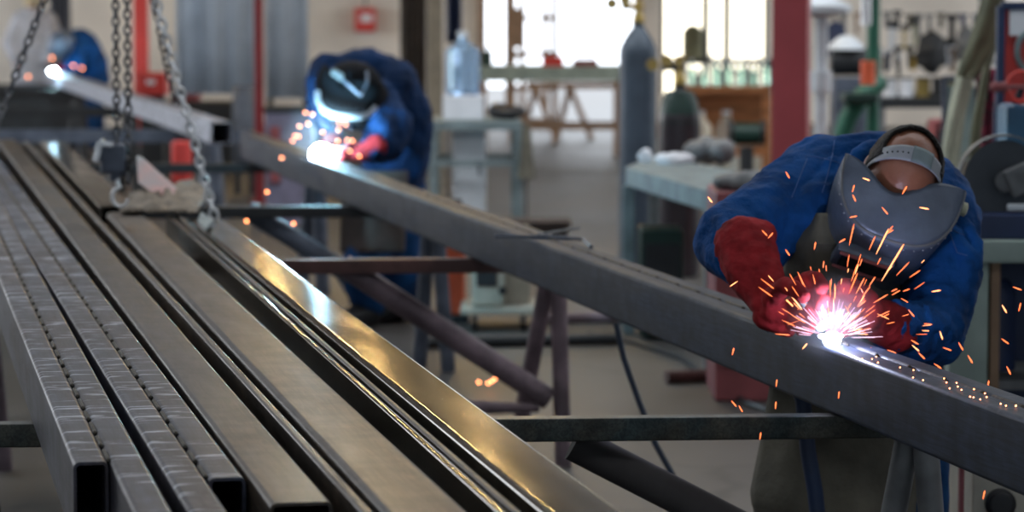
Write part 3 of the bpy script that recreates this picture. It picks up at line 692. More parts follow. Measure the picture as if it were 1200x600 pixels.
# ================================================================ NEAREST WELDER
def welder_one():
    base = P(1010, 0, 7.15); base.z = 0
    W = thing('person', 'balding welder in royal blue jacket, red gauntlets and grey face shield bending over beam', 'person', base)
    Rr = Vector((0.95, 0, -0.31)).normalized(); Ff = Vector((-0.27, -0.50, -0.82)); Ff = (Ff - Rr * Ff.dot(Rr)).normalized(); Uu = Ff.cross(Rr).normalized()
    C = P(1056, 208, 6.74)
    def h(r, f, u): return C + Rr * r + Ff * f + Uu * u
    # --- body, one surface
    b = MB()
    b.ell(h(0, -0.005, 0.02), (0.078, 0.098, 0.098), (Rr, Ff, Uu), 32, 20)
    b.ell(h(0, 0.035, -0.055), (0.058, 0.058, 0.075), (Rr, Ff, Uu))
    b.cap(h(0, 0.09, -0.01), 0.012, h(0, 0.112, -0.045), 0.016); b.cap(h(-0.03, 0.092, 0.012), 0.009, h(0.03, 0.092, 0.012), 0.009)
    b.cap(h(-0.022, 0.09, -0.082), 0.009, h(0.022, 0.09, -0.082), 0.009); b.ell(h(0, 0.08, -0.115), (0.022, 0.02, 0.02), (Rr, Ff, Uu))
    for sx in (-1, 1):
        b.ell(h(0.079 * sx, -0.012, -0.005), (0.012, 0.022, 0.034), (Rr, Ff, Uu)); b.ell(h(0.03 * sx, 0.088, -0.01), (0.014, 0.01, 0.01), (Rr, Ff, Uu))
    nk = P(1052, 205, 6.98)
    b.cap(h(0, -0.03, -0.04), 0.062, nk, 0.066)
    ch, wa, hp_ = P(1015, 270, 7.05), P(1008, 345, 7.15), P(1005, 405, 7.2)
    b.chain([(nk, 0.07), (P(1030, 235, 7.02), 0.12), (ch, 0.13), (wa, 0.125), (hp_, 0.135)])
    ls, le, lw = P(945, 215, 6.98), P(856, 275, 6.78), P(898, 345, 6.56)
    rs, re_, rw = P(1100, 262, 6.97), P(1104, 372, 6.82), P(1035, 375, 6.62)
    b.chain([(P(1010, 215, 7.0), 0.1), (ls, 0.06), (le, 0.042), (lw, 0.028), (P(920, 362, 6.52), 0.03)])
    b.chain([(P(1060, 245, 7.02), 0.09), (rs, 0.055), (re_, 0.042), (rw, 0.028), (P(1010, 368, 6.58), 0.03)])
    for x in (-0.1, 0.12):
        b.chain([(hp_ + Vector((x * 0.7, 0, -0.03)), 0.09), (Vector((hp_.x + x, hp_.y - 0.06, 0.47)), 0.06), (Vector((hp_.x + x * 1.2, hp_.y + 0.05, 0.09)), 0.042), (Vector((hp_.x + x * 1.25, hp_.y - 0.1, 0.04)), 0.035)])
    blob(b, 'body', 'skin', W, 0.009, 4)
    # --- hair ring, bald crown
    hm = MB(); n1, n2 = 48, 30
    def keep(r, f, u):
        ang = math.atan2(-f, abs(r)) # back positive
        edge = 0.052 - 0.0 * ang
        return (f < 0.02) and u > -0.09 and not (u > 0.0 and (r / 0.067) ** 2 + ((f - 0.012) / 0.088) ** 2 < 1)
    pts = {}; fs = []
    for i in range(n2 + 1):
        for j in range(n1):
            a = -PI / 2 + PI * i / n2; t = 2 * PI * j / n1
            rr = 1.075 + 0.03 * noise.noise(Vector((i * 0.9, j * 0.9, 0)))
            pts[(i, j)] = (0.078 * rr * math.cos(a) * math.cos(t), 0.098 * rr * math.cos(a) * math.sin(t), 0.098 * rr * math.sin(a))
    vs, idx = [], {}
    for i in range(n2):
        for j in range(n1):
            q4 = [(i, j), (i, (j + 1) % n1), (i + 1, (j + 1) % n1), (i + 1, j)]
            if all(keep(*pts[k_]) for k_ in q4):
                f4 = []
                for k_ in q4:
                    if k_ not in idx: idx[k_] = len(vs); r, f, u = pts[k_]; vs.append(h(r, f - 0.005, u + 0.02))
                    f4.append(idx[k_])
                fs.append(tuple(f4))
    hm.add(vs, fs); hm.build('hair', 'hair', W, thick=0.008)
    # --- jacket
    j = MB()
    j.chain([(P(1048, 212, 7.02), 0.085), (P(1020, 238, 7.06), 0.15), (P(1000, 300, 7.12), 0.16), (P(1003, 370, 7.2), 0.16), (P(1006, 430, 7.22), 0.17)])
    j.cap(P(968, 225, 7.03), 0.13, P(1075, 245, 7.04), 0.13)
    j.cap(P(1000, 198, 7.0), 0.085, P(1030, 196, 7.0), 0.085)
    j.chain([(P(972, 214, 7.02), 0.105), (P(925, 232, 6.93), 0.082), (P(870, 266, 6.8), 0.072), (P(852, 280, 6.74), 0.07), (P(868, 302, 6.66), 0.062)])
    j.chain([(P(1068, 240, 7.02), 0.12), (P(1098, 262, 6.96), 0.098), (P(1106, 310, 6.88), 0.085), (P(1100, 350, 6.84), 0.08), (P(1090, 386, 6.77), 0.072), (P(1050, 388, 6.68), 0.056)])
    j.cap(P(1098, 398, 6.76), 0.052, P(1070, 396, 6.7), 0.05)
    # collar
    col = [h(0.095 * math.cos(t), -0.055 + 0.05 * math.sin(t), -0.085) for t in [2 * PI * k_ / 12 for k_ in range(12)]]
    j.tube(col, 0.018, 8, closed=True)
    j.chain([(P(958, 235, 6.86), 0.045), (P(932, 262, 6.83), 0.036), (P(916, 288, 6.82), 0.030), (P(912, 306, 6.82), 0.018)])
    j.cap(P(1000, 215, 6.9), 0.06, P(960, 240, 6.9), 0.06)
    # heavy creases on sleeves
    def crease(mb, pr):
        mb.chain([(P(*p_), r_) for p_, r_ in pr], 8)
    for k_ in range(6):
        x = 1050 + k_ * 11
        crease(j, [((x, 354 + k_ * 3, 6.63 + k_ * 0.012), 0.007), ((x + 4, 382, 6.60 + k_ * 0.02), 0.011), ((x - 2 + k_ * 2, 402 + k_ * 1, 6.63 + k_ * 0.02), 0.007)])
    crease(j, [((1100, 250, 6.84), 0.012), ((1132, 300, 6.80), 0.014), ((1128, 345, 6.78), 0.01)])
    crease(j, [((1118, 240, 6.86), 0.012), ((1143, 285, 6.82), 0.014), ((1138, 330, 6.8), 0.01)])
    crease(j, [((845, 262, 6.68), 0.012), ((862, 282, 6.6), 0.014), ((888, 268, 6.68), 0.01)])
    crease(j, [((838, 280, 6.68), 0.012), ((856, 296, 6.6), 0.012), ((872, 292, 6.6), 0.01)])
    crease(j, [((905, 225, 6.82), 0.012), ((900, 255, 6.8), 0.013), ((880, 275, 6.76), 0.01)])
    crease(j, [((940, 215, 6.88), 0.013), ((925, 245, 6.84), 0.014), ((900, 268, 6.82), 0.01)])
    crease(j, [((975, 190, 6.9), 0.012), ((962, 225, 6.86), 0.016), ((950, 260, 6.88), 0.012)])
    blob(j, 'jacket', 'denim', W, 0.0085, 4, 0.015, 0.12, 0.005, 0.05)
    jk = [o for o in W.children if o.name.startswith('jacket')][0]
    def on_surface(px, py):
        o0 = Vector((0, 0, CAMH)) - base; d = ray(px, py).normalized(); hit, loc, nrm, _ = jk.ray_cast(o0, d)
        return (loc + base + nrm * 0.0008) if hit else P(px, py, 6.95)
    for line in (((944, 183), (955, 184), (966, 186), (978, 189), (990, 194)), ((978, 165), (976, 180), (970, 205), (962, 230)), ((946, 186), (936, 210), (926, 236)), ((1108, 262), (1120, 272), (1132, 276)), ((1112, 270), (1122, 296), (1136, 300)), ((1050, 400), (1066, 404), (1082, 402)), ((852, 300), (860, 306), (866, 312))):
        pts_ = []; sm = MB()
        for (xa_, ya_), (xb_, yb_) in zip(line, line[1:]):
            for k_ in range(6): pts_.append(on_surface(xa_ + (xb_ - xa_) * k_ / 6, ya_ + (yb_ - ya_) * k_ / 6))
        sm.tube(pts_, 0.0014, 5); sm.build('stitching', 'thread', jk)
    # --- trousers
    t = MB(); t.chain([(hp_, 0.15), (hp_ + Vector((0, 0, -0.08)), 0.155)])
    for x in (-0.1, 0.13):
        t.chain([(hp_ + Vector((x * 0.6, 0, -0.05)), 0.11), (Vector((hp_.x + x, hp_.y - 0.06, 0.47)), 0.088), (Vector((hp_.x + x * 1.2, hp_.y + 0.05, 0.1)), 0.07)])
    blob(t, 'trousers', 'jeans', W, 0.014, 4, 0.012, 0.1)
    for x in (-0.1, 0.13):
        bt = MB(); c = Vector((hp_.x + x * 1.2, hp_.y + 0.03, 0)); bt.cap(c + Vector((0, 0.03, 0.065)), 0.066, c + Vector((0, 0.03, 0.17)), 0.066); bt.cap(c + Vector((0, 0.02, 0.055)), 0.056, c + Vector((x * 0.2, -0.19, 0.052)), 0.052)
        blob(bt, 'boot', 'black', W, 0.01, 3)
    # --- apron
    rows = [(946, 1000, 250, 6.87), (926, 1035, 285, 6.82), (915, 1055, 330, 6.86), (910, 1070, 390, 6.95), (903, 1080, 450, 7.02), (893, 1085, 510, 7.03), (880, 1075, 575, 7.02), (884, 1070, 612, 7.02)]
    def apr(u, v):
        k_ = v * (len(rows) - 1); i = min(int(k_), len(rows) - 2); w = k_ - i
        a = [rows[i][c] * (1 - w) + rows[i + 1][c] * w for c in range(4)]
        x = a[0] + (a[1] - a[0]) * u; bul = 0.10 * math.sin(PI * u) ** 0.8
        fold = 0.02 * v * math.sin(u * 13 + 2 * v) + 0.012 * noise.noise(Vector((u * 5, v * 7, 0)))
        yb = a[2] + (16 * (u - 0.15) if v > 0.93 else 0) - (10 * max(0, 0.25 - u) * 4 if v > 0.95 else 0)
        return P(x, yb, a[3] - bul + fold)
    MB().grid(apr, 30, 48).build('apron', 'leather', W, thick=0.005)
    # --- gloves
    g = MB()
    g.chain([(P(872, 288, 6.64), 0.068), (P(884, 318, 6.58), 0.062), (P(902, 350, 6.52), 0.048), (P(915, 364, 6.49), 0.042)])
    g.cap(P(858, 285, 6.62), 0.032, P(893, 275, 6.65), 0.032)
    g.ell(P(918, 362, 6.48), (0.05, 0.035, 0.042))
    fings = [[(P(928, 345, 6.46), .02), (P(944, 328, 6.42), .018), (P(957, 326, 6.38), .016), (P(962, 335, 6.36), .0145)],
             [(P(934, 355, 6.45), .02), (P(952, 345, 6.40), .018), (P(963, 349, 6.37), .016), (P(961, 358, 6.37), .0145)],
             [(P(934, 366, 6.45), .019), (P(950, 362, 6.40), .018), (P(958, 370, 6.39), .016), (P(950, 376, 6.40), .0145)],
             [(P(928, 376, 6.46), .018), (P(942, 376, 6.42), .016), (P(946, 384, 6.41), .0145), (P(938, 386, 6.42), .013)],
             [(P(905, 350, 6.46), .022), (P(920, 335, 6.40), .019), (P(934, 338, 6.36), .017), (P(940, 346, 6.35), .015)]]
    for f in fings: g.chain(f, 12)
    g.cap(P(896, 372, 6.5), 0.025, P(922, 384, 6.47), 0.02)
    blob(g, 'glove', 'glove', W, 0.0045, 3, 0.005, 0.06, 0.0012, 0.025)
    g = MB()
    g.chain([(P(1052, 385, 6.66), 0.054), (P(1036, 378, 6.62), 0.050), (P(1018, 370, 6.58), 0.042)])
    g.ell(P(1012, 368, 6.56), (0.045, 0.035, 0.042))
    for f in [[(P(1002, 350, 6.54), .019), (P(986, 345, 6.50), .017), (P(972, 350, 6.47), .0155), (P(966, 359, 6.46), .014)],
              [(P(1000, 360, 6.53), .019), (P(983, 359, 6.49), .017), (P(970, 365, 6.47), .0155), (P(966, 374, 6.46), .014)],
              [(P(1001, 371, 6.53), .018), (P(987, 373, 6.49), .017), (P(977, 379, 6.47), .0155), (P(975, 386, 6.47), .014)],
              [(P(1006, 381, 6.54), .017), (P(995, 385, 6.50), .0155), (P(987, 389, 6.49), .014)],
              [(P(1018, 352, 6.55), .021), (P(1004, 338, 6.50), .018), (P(990, 336, 6.46), .016)]]: g.chain(f, 12)
    blob(g, 'glove', 'glove', W, 0.0045, 3, 0.005, 0.06, 0.0012, 0.025)
    # --- shield
    sh = thing('shield', None, None, (0, 0, 0)); del_cat = sh
    sh.parent = W; sh.location = C - base
    u0 = 0.052
    def outer(t):  # t 0..1 from one temple round the front to the other
        a = PI * t; c, s = math.cos(a), math.sin(a)
        return (-0.140 * (abs(c) ** 0.72) * (1 if c > 0 else -1), 0.015 + 0.175 * (s ** 0.8))
    def inner(t):
        x = -0.140 + 0.28 * t; g_ = math.exp(-((t - 0.42) / 0.25) ** 2)
        return (x * (0.985), 0.015 + 0.072 * g_ - 0.0 * t)
    def lid(t, v):
        o, i = outer(t), inner(t); r, f = o[0] * v + i[0] * (1 - v), o[1] * v + i[1] * (1 - v)
        return h(r, f, u0 + 0.018 * math.sin(v * PI / 2 + PI / 2) * math.sin(PI * t) + 0.01 * (1 - v))
    MB().grid(lid, 40, 10).build('shield_lid', 'helmet', sh, thick=0.004)
    def front(t, v):
        o = outer(t); tap = 1 - 0.12 * v ** 1.8; dn = 0.25 * v * (0.85 + 0.15 * math.sin(PI * t) ** 0.7)
        return h(o[0] * tap, 0.015 + (o[1] - 0.015) * (1.02 + 0.10 * v - 0.10 * v ** 2), u0 - dn)
    MB().grid(front, 44, 16).build('shield_front', 'helmet', sh, thick=0.004)
    rim = MB().tube([lid(k_ / 40, 1.0) + Uu * 0.0 for k_ in range(41)], 0.0035, 8); rim.build('shield_rim', 'pipe_grey', sh)
    for k_ in range(1, 20): MB().ell(front(k_ / 20, 0.05) + (front(k_ / 20, 0.05) - h(0, 0.05, u0)).normalized() * 0.003, (0.002, 0.002, 0.002), None, 8, 6).build('rivet', 'band', sh)
    wc = front(0.46, 0.40);  
    q = MB(); q.box(wc + Ff * 0.008, (0.135, 0.03, 0.075), (Rr, Ff, Uu), 0.006); q.build('window_housing', 'helmet', sh)
    q = MB(); q.box(wc + Ff * 0.022, (0.105, 0.012, 0.05), (Rr, Ff, Uu), 0.003); q.build('filter_glass', 'glass_dark', sh)
    q = MB(); q.bar(wc + Ff * 0.026 + Uu * 0.034 - Rr * 0.06, wc + Ff * 0.026 + Uu * 0.034 + Rr * 0.06, 0.008, 0.008, 0.002); q.bar(wc + Ff * 0.026 - Uu * 0.034 - Rr * 0.06, wc + Ff * 0.026 - Uu * 0.034 + Rr * 0.06, 0.008, 0.008, 0.002); q.build('window_clip', 'red_dull', sh)
    # knob at the temple
    kp = h(0.142, 0.04, u0 - 0.03); MB().lathe([(0.012, 0), (0.016, 0.004), (0.016, 0.014), (0.01, 0.017)], kp, Rr, 16).build('pivot_knob', 'khaki_pale', sh)
    # headband over the crown
    def band(u, v):
        a = math.radians(-8 + 196 * u); w = 0.034 * (v - 0.5) * (1 - 0.15 * math.cos(2 * a))
        rr = 1.075
        return h(-0.078 * rr * math.cos(a), 0.004 + w, 0.02 + 0.098 * rr * math.sin(a))
    MB().grid(band, 48, 6).build('headband', 'band', sh, thick=0.003)
    hl = MB()
    for k_ in range(6):
        a = math.radians(38 + k_ * 8); c = h(-0.078 * 1.1 * math.cos(a), 0.004, 0.02 + 0.098 * 1.1 * math.sin(a)); hl.ell(c, (0.0022, 0.0022, 0.0022), None, 8, 6)
    hl.build('band_hole', 'dark', sh)
    a = math.radians(105); q = MB(); 
    def clip(u, v):
        a = math.radians(84 + 34 * u); rr = 1.11; return h(-0.078 * rr * math.cos(a), 0.004 + 0.04 * (v - 0.5), 0.02 + 0.098 * rr * math.sin(a))
    q.grid(clip, 10, 4).build('band_clip', 'pale_steel', sh, thick=0.003)
    return W
welder_one()
# torch held in the gloves
tc_ = P(935, 342, 6.4)
T = thing('welding_torch', 'grey welding torch gripped by the red glove, nozzle at the arc', 'welding torch', tc_)
MB().tube([P(903, 348, 6.46), P(918, 344, 6.44), P(930, 340, 6.42)], [0.014, 0.016, 0.014], 14).build('handle', 'black', T)
MB().tube([P(929, 338, 6.41), P(936, 344, 6.40), P(944, 357, 6.40), P(950, 367, 6.41)], [0.012, 0.011, 0.011, 0.011], 12).build('neck', 'pipe_grey', T)
MB().lathe([(0.011, 0), (0.015, 0.004), (0.015, 0.045), (0.012, 0.055)], P(949, 365, 6.41), P(967, 388, 6.44) - P(949, 365, 6.41), 16).build('nozzle', 'chain_bright', T)
q = MB().tube([P(905, 350, 6.5), P(900, 372, 6.75), P(925, 420, 6.86), P(941, 470, 6.86), P(947, 530, 6.84), P(955, 575, 6.84), P(962, 640, 6.82)], 0.019, 12)
tag(q.build('torch_hose', 'hose_dark'), 'thick dark blue torch hose hanging down the front of the apron', 'hose')

# ================================================================ SECOND WELDER
def welder_two():
    Y = 14.45
    base = P(450, 0, Y); base.z = 0
    W = thing('person', 'second welder in black helmet and navy jacket hunched over the arc', 'person', base)
    hc = P(414, 106, Y - 0.25)
    Ff = Vector((-0.35, -0.25, -0.9)).normalized(); Rr = Vector((0.9, -0.3, -0.25)); Rr = (Rr - Ff * Rr.dot(Ff)).normalized(); Uu = Ff.cross(Rr).normalized()
    if Uu.y > 0: Uu = -Uu
    b = MB(); b.ell(hc, (0.08, 0.1, 0.11), (Rr, Ff, Uu)); b.cap(hc, 0.06, P(440, 112, Y), 0.07)
    b.ell(hc + Ff * 0.1, (0.015, 0.02, 0.02), (Rr, Ff, Uu))
    hp_ = P(463, 225, Y + 0.25); 
    b.chain([(P(440, 112, Y + 0.05), 0.09), (P(460, 150, Y + 0.12), 0.11), (P(458, 205, Y + 0.22), 0.11), (hp_, 0.10)])
    b.chain([(P(435, 115, Y - 0.1), 0.07), (P(452, 160, Y - 0.3), 0.045), (P(425, 180, Y - 0.45), 0.035), (P(408, 182, Y - 0.45), 0.03)])
    b.chain([(P(400, 95, Y + 0.05), 0.06), (P(378, 97, Y), 0.04), (P(377, 130, Y + 0.05), 0.03), (P(392, 168, Y + 0.1), 0.028)])
    ft = [(P(425, 0, Y + 0.1), P(415, 0, Y)), (P(465, 0, Y + 0.35), P(462, 0, Y + 0.3))]
    kn = [P(420, 320, Y), P(467, 318, Y + 0.25)]; fe = [P(432, 395, Y + 0.1), P(470, 385, Y + 0.4)]
    for k_, f_ in zip(kn, fe): b.chain([(hp_, 0.11), (k_, 0.06), (Vector((f_.x, f_.y, 0.09)), 0.045), (Vector((f_.x - 0.08, f_.y - 0.12, 0.04)), 0.035)])
    blob(b, 'body', 'skin', W, 0.016, 3)
    j = MB(); j.chain([(P(400, 92, Y + 0.05), 0.115), (P(432, 88, Y + 0.05), 0.125), (P(452, 106, Y + 0.05), 0.16), (P(466, 142, Y + 0.12), 0.165), (P(466, 180, Y + 0.2), 0.155), (P(458, 208, Y + 0.22), 0.15)])
    j.chain([(P(385, 84, Y + 0.05), 0.085), (P(377, 96, Y + 0.0), 0.07), (P(376, 130, Y + 0.05), 0.055), (P(392, 168, Y + 0.1), 0.05)])
    j.chain([(P(440, 118, Y - 0.1), 0.1), (P(462, 148, Y - 0.25), 0.085), (P(452, 172, Y - 0.35), 0.075), (P(436, 176, Y - 0.42), 0.055)])
    j.chain([(P(440, 130, Y - 0.28), 0.03), (P(452, 150, Y - 0.36), 0.035), (P(448, 168, Y - 0.42), 0.03)])
    blob(j, 'jacket', 'denim_dark', W, 0.016, 4, 0.018, 0.12, 0.01, 0.05)
    t = MB()
    for k_, f_ in zip(kn, fe): t.chain([(hp_, 0.15), (k_, 0.1), (Vector((f_.x, f_.y, 0.12)), 0.08)])
    blob(t, 'trousers', 'jeans', W, 0.016, 3, 0.015, 0.1)
    for f_ in fe:
        q = MB(); q.cap((f_.x, f_.y, 0.07), 0.072, (f_.x - 0.1, f_.y - 0.15, 0.055), 0.056); q.cap((f_.x, f_.y, 0.08), 0.07, (f_.x, f_.y, 0.17), 0.07); blob(q, 'boot', 'black', W, 0.014, 2)
    def apr(u, v):
        x = 402 + (478 - 402) * u - 4 * v; y = 200 + 96 * v; return P(x, y, Y + 0.02 - 0.1 * math.sin(PI * u) + 0.02 * math.sin(u * 11) * v)
    MB().grid(apr, 16, 16).build('apron', 'leather2', W, thick=0.006)
    g = MB(); g.chain([(P(440, 172, Y - 0.42), 0.06), (P(426, 178, Y - 0.45), 0.045), (P(414, 180, Y - 0.45), 0.04)])
    for k_ in range(4): g.chain([(P(412, 174 + k_ * 4, Y - 0.45), 0.015), (P(403, 176 + k_ * 3, Y - 0.5), 0.014), (P(398, 180 + k_ * 3, Y - 0.48), 0.012)], 8)
    g.chain([(P(418, 172, Y - 0.45), 0.018), (P(408, 168, Y - 0.5), 0.014)], 8)
    blob(g, 'glove', 'glove', W, 0.008, 2)
    g = MB(); g.chain([(P(388, 166, Y + 0.05), 0.055), (P(390, 174, Y + 0.02), 0.04), (P(393, 178, Y), 0.035)])
    for k_ in range(4): g.chain([(P(393 + k_ * 2, 177, Y - 0.02), 0.014), (P(392 + k_ * 2, 182, Y - 0.06), 0.012)], 8)
    g.chain([(P(397, 172, Y), 0.016), (P(401, 177, Y - 0.04), 0.013)], 8)
    blob(g, 'glove', 'glove', W, 0.008, 2)
    sh = thing('helmet', None, None, (0, 0, 0)); sh.parent = W; sh.location = hc - base
    def shell(t, v):
        a = PI * (-0.12 + 1.24 * t); tap = 1 - 0.15 * v ** 1.5
        rr = 0.165 * tap * (math.sin(min(1, v * 4 + 0.06) * PI / 2))
        return hc + Rr * (-rr * math.cos(a)) + Ff * (rr * math.sin(a) * 1.02 - 0.0) + Uu * (0.15 - 0.34 * max(0, v - 0.12) - 0.03 * min(1, v * 4))
    MB().grid(shell, 30, 22).build('shield_shell', 'helmet_dark', sh, thick=0.006)
    MB().ell(hc + Uu * 0.01, (0.15, 0.14, 0.125), (Rr, Ff, Uu), 28, 16).build('helmet_cap', 'helmet_dark', sh)
    MB().tube([P(389, 84, Y - 0.45), P(400, 92, Y - 0.47), P(418, 108, Y - 0.47), P(424, 112, Y - 0.46)], 0.007, 8).build('head_strap', 'pipe_blue', sh)
    MB().tube([P(424, 110, Y - 0.45), P(431, 96, Y - 0.44), P(430, 84, Y - 0.38)], 0.007, 8).build('head_strap', 'pipe_blue', sh)
    MB().box(P(395, 87, Y - 0.48), (0.065, 0.02, 0.035), (Vector((0.85, 0, -0.5)), Vector((0, 1, 0)), Vector((0.5, 0, 0.85))), 0.008).build('strap_buckle', 'pipe_grey', sh)
    lip = [P(x, y, Y - 0.42 - 0.10 * math.sin(PI * k_ / 8)) for k_, (x, y) in enumerate(((372, 108), (373, 120), (379, 129), (388, 134), (399, 136), (411, 137), (423, 137), (433, 134), (440, 126)))]
    MB().tube(lip, 0.014, 8).build('shield_lip', 'band', sh)  # pale lip imitates the arc's glow on the black helmet rim
    MB().box(hc + Ff * 0.165 - Uu * 0.03, (0.11, 0.03, 0.07), (Rr, Ff, Uu), 0.006).build('filter_glass', 'glass_dark', sh)
    T = thing('welding_torch', 'dark torch held in the second welder gloves', 'welding torch', P(400, 178, Y - 0.48))
    MB().tube([P(410, 172, Y - 0.5), P(398, 174, Y - 0.48), P(388, 177, Y - 0.42)], 0.013, 10).build('handle', 'black', T)
    MB().tube([P(389, 177, Y - 0.42), P(383, 177, A2.y - 0.03), ], [0.012, 0.009], 10).build('nozzle', 'brass', T)
welder_two()

# ================================================================ THIRD WELDER AND THE HELPER
def far_people():
    Y = 31.5
    base = P(98, 0, Y); base.z = 0
    W = thing('person', 'third welder far away in blue jacket with grey mask over a small arc', 'person', base)
    b = MB(); b.ell(P(73, 52, Y - 0.3), (0.09, 0.1, 0.12)); b.chain([(P(76, 54, Y - 0.25), 0.07), (P(92, 56, Y), 0.15), (P(108, 85, Y + 0.1), 0.15)])
    for dx in (-8, 8): b.chain([(P(108, 85, Y + 0.1), 0.12), (P(104 + dx, 125, Y), 0.07), (P(106 + dx, 172, Y + 0.1), 0.05)])
    b.chain([(P(88, 58, Y - 0.1), 0.07), (P(88, 78, Y - 0.35), 0.05), (P(74, 80, Y - 0.4), 0.04)])
    blob(b, 'body', 'skin', W, 0.03, 2)
    j = MB(); j.chain([(P(84, 52, Y - 0.1), 0.14), (P(94, 56, Y), 0.2), (P(106, 78, Y + 0.1), 0.19), (P(110, 92, Y + 0.15), 0.17)])
    j.chain([(P(86, 56, Y - 0.2), 0.11), (P(90, 76, Y - 0.35), 0.09), (P(77, 80, Y - 0.4), 0.06)])
    blob(j, 'jacket', 'denim', W, 0.03, 2, 0.02, 0.15)
    t = MB()
    for dx in (-8, 8): t.chain([(P(108, 90, Y + 0.1), 0.16), (P(104 + dx, 125, Y), 0.1), (P(106 + dx, 168, Y + 0.1), 0.08)])
    blob(t, 'trousers', 'jeans', W, 0.03, 2)
    q = MB(); q.ell(P(71, 52, Y - 0.4), (0.13, 0.13, 0.16), (Vector((0.8, 0, -0.6)), Vector((0, 1, 0)), Vector((0.6, 0, 0.8)))); q.build('mask', 'helmet', W)
    q = MB(); q.chain([(P(78, 80, Y - 0.4), 0.05), (P(70, 80, Y - 0.45), 0.04)], 8)
    for k_ in range(4): q.chain([(P(70, 78.5 + k_ * 1.2, Y - 0.45), 0.013), (P(67, 79.5 + k_ * 1.2, Y - 0.45), 0.012)], 6)
    q.cap(P(71, 78, Y - 0.48), 0.014, P(68, 76.5, Y - 0.5), 0.012); q.build('glove', 'glove', W)
    Y = 33.5
    base = P(38, 0, Y); base.z = 0
    W = thing('person', 'helper in pale grey shirt and cream cap standing behind the far welder', 'person', base)
    hd = P(40, 4, Y); 
    b = MB(); b.ell(hd, (0.1, 0.11, 0.13)); b.chain([(hd, 0.06), (P(40, 22, Y), 0.08), (P(40, 60, Y), 0.17), (P(38, 95, Y), 0.16)]); b.ell(hd + Vector((0, -0.12, 0)), (0.02, 0.03, 0.03))
    for sx in (-1, 1):
        b.chain([(P(40 + 16 * sx, 24, Y), 0.07), (P(40 + 26 * sx, 52, Y - 0.1), 0.05), (P(40 + 18 * sx, 76, Y - 0.25), 0.04)])
        b.chain([(P(40 + 6 * sx, 95, Y), 0.1), (P(40 + 8 * sx, 130, Y), 0.07), (P(40 + 8 * sx, 164, Y), 0.05)])
    blob(b, 'body', 'skin', W, 0.03, 2)
    j = MB(); j.chain([(P(40, 24, Y), 0.16), (P(40, 55, Y), 0.24), (P(38, 92, Y), 0.22)])
    for sx in (-1, 1): j.chain([(P(40 + 13 * sx, 25, Y), 0.13), (P(40 + 25 * sx, 50, Y - 0.1), 0.11), (P(40 + 20 * sx, 68, Y - 0.2), 0.08)])
    blob(j, 'shirt', 'grey_cloth', W, 0.03, 2, 0.02, 0.15)
    t = MB()
    for sx in (-1, 1): t.chain([(P(39, 94, Y), 0.17), (P(40 + 8 * sx, 130, Y), 0.1), (P(40 + 8 * sx, 160, Y), 0.08)])
    blob(t, 'trousers', 'dark', W, 0.03, 2)
    q = MB(); q.ell(hd + Vector((0, 0, 0.03)), (0.125, 0.14, 0.10)); q.ell(hd + Vector((0, -0.13, 0.01)), (0.09, 0.08, 0.015)); q.build('cap', 'cap', W)
far_people()

# ================================================================ COLUMNS, PANELS, CYLINDERS
def place(px, Y, z=0):
    p = P(px, 0, Y); p.z = z; return p
# big red column: H section turned a little
cy = 14.6; c = place(928, cy); a = math.radians(-12); X = Vector((math.cos(a), math.sin(a), 0)); Yv = Vector((-math.sin(a), math.cos(a), 0)); Z = Vector((0, 0, 1))
col_ = thing('steel_column', 'broad dark red steel column behind the welder with grey shield', 'column', c)
MB().box(c + Vector((0, 0, 2.8)), (0.172, 0.15, 5.6), (X, Yv, Z), 0.008).build('shaft', 'red_paint', col_)
MB().box(c + Vector((0, 0, 0.01)), (0.3, 0.3, 0.02), (X, Yv, Z), 0.004).build('base_plate', 'red_paint', col_)
for px, Y, w, m, lab in ((165, 30.5, 0.14, 'red_bright', 'bright red post beside the dark hoist chains'), (303, 23.7, 0.07, 'red_deep', 'slim dark red post in front of the corrugated panels')):
    c = place(px, Y); t = thing('steel_post', lab, 'post', c)
    MB().box(c + Vector((0, 0, 2.8)), (w, w, 5.6), bev=0.006).build('shaft', m, t); MB().box(c + Vector((0, 0, 0.01)), (w * 2, w * 2, 0.02)).build('base_plate', m, t)
c = place(510, 24.0); t = thing('steel_post', 'beige grey post standing behind the cluttered work table', 'post', c)
MB().box(c + Vector((0, 0, 2.8)), (0.12, 0.12, 5.6), bev=0.01).build('shaft', mat('beige post paint', (0.24, 0.21, 0.16), 0.6), t); MB().box(c + Vector((0, 0, 0.01)), (0.26, 0.26, 0.02)).build('base_plate', 'dark', t)
c = place(963, 17.0); t = thing('white_pipe', 'white vertical pipe with joint just beside the red column', 'pipe', c)
MB().tube([c, c + Vector((0, 0, 5.5))], 0.036, 14).build('pipe', 'white', t); MB().tube([c + Vector((0, 0, 1.08)), c + Vector((0, 0, 1.2))], 0.06, 14).build('coupling', 'white', t)
MB().lathe([(0.04, 1.5), (0.17, 1.535), (0.17, 1.57), (0.04, 1.62)], c, Z, 20).build('flange', 'white', t)
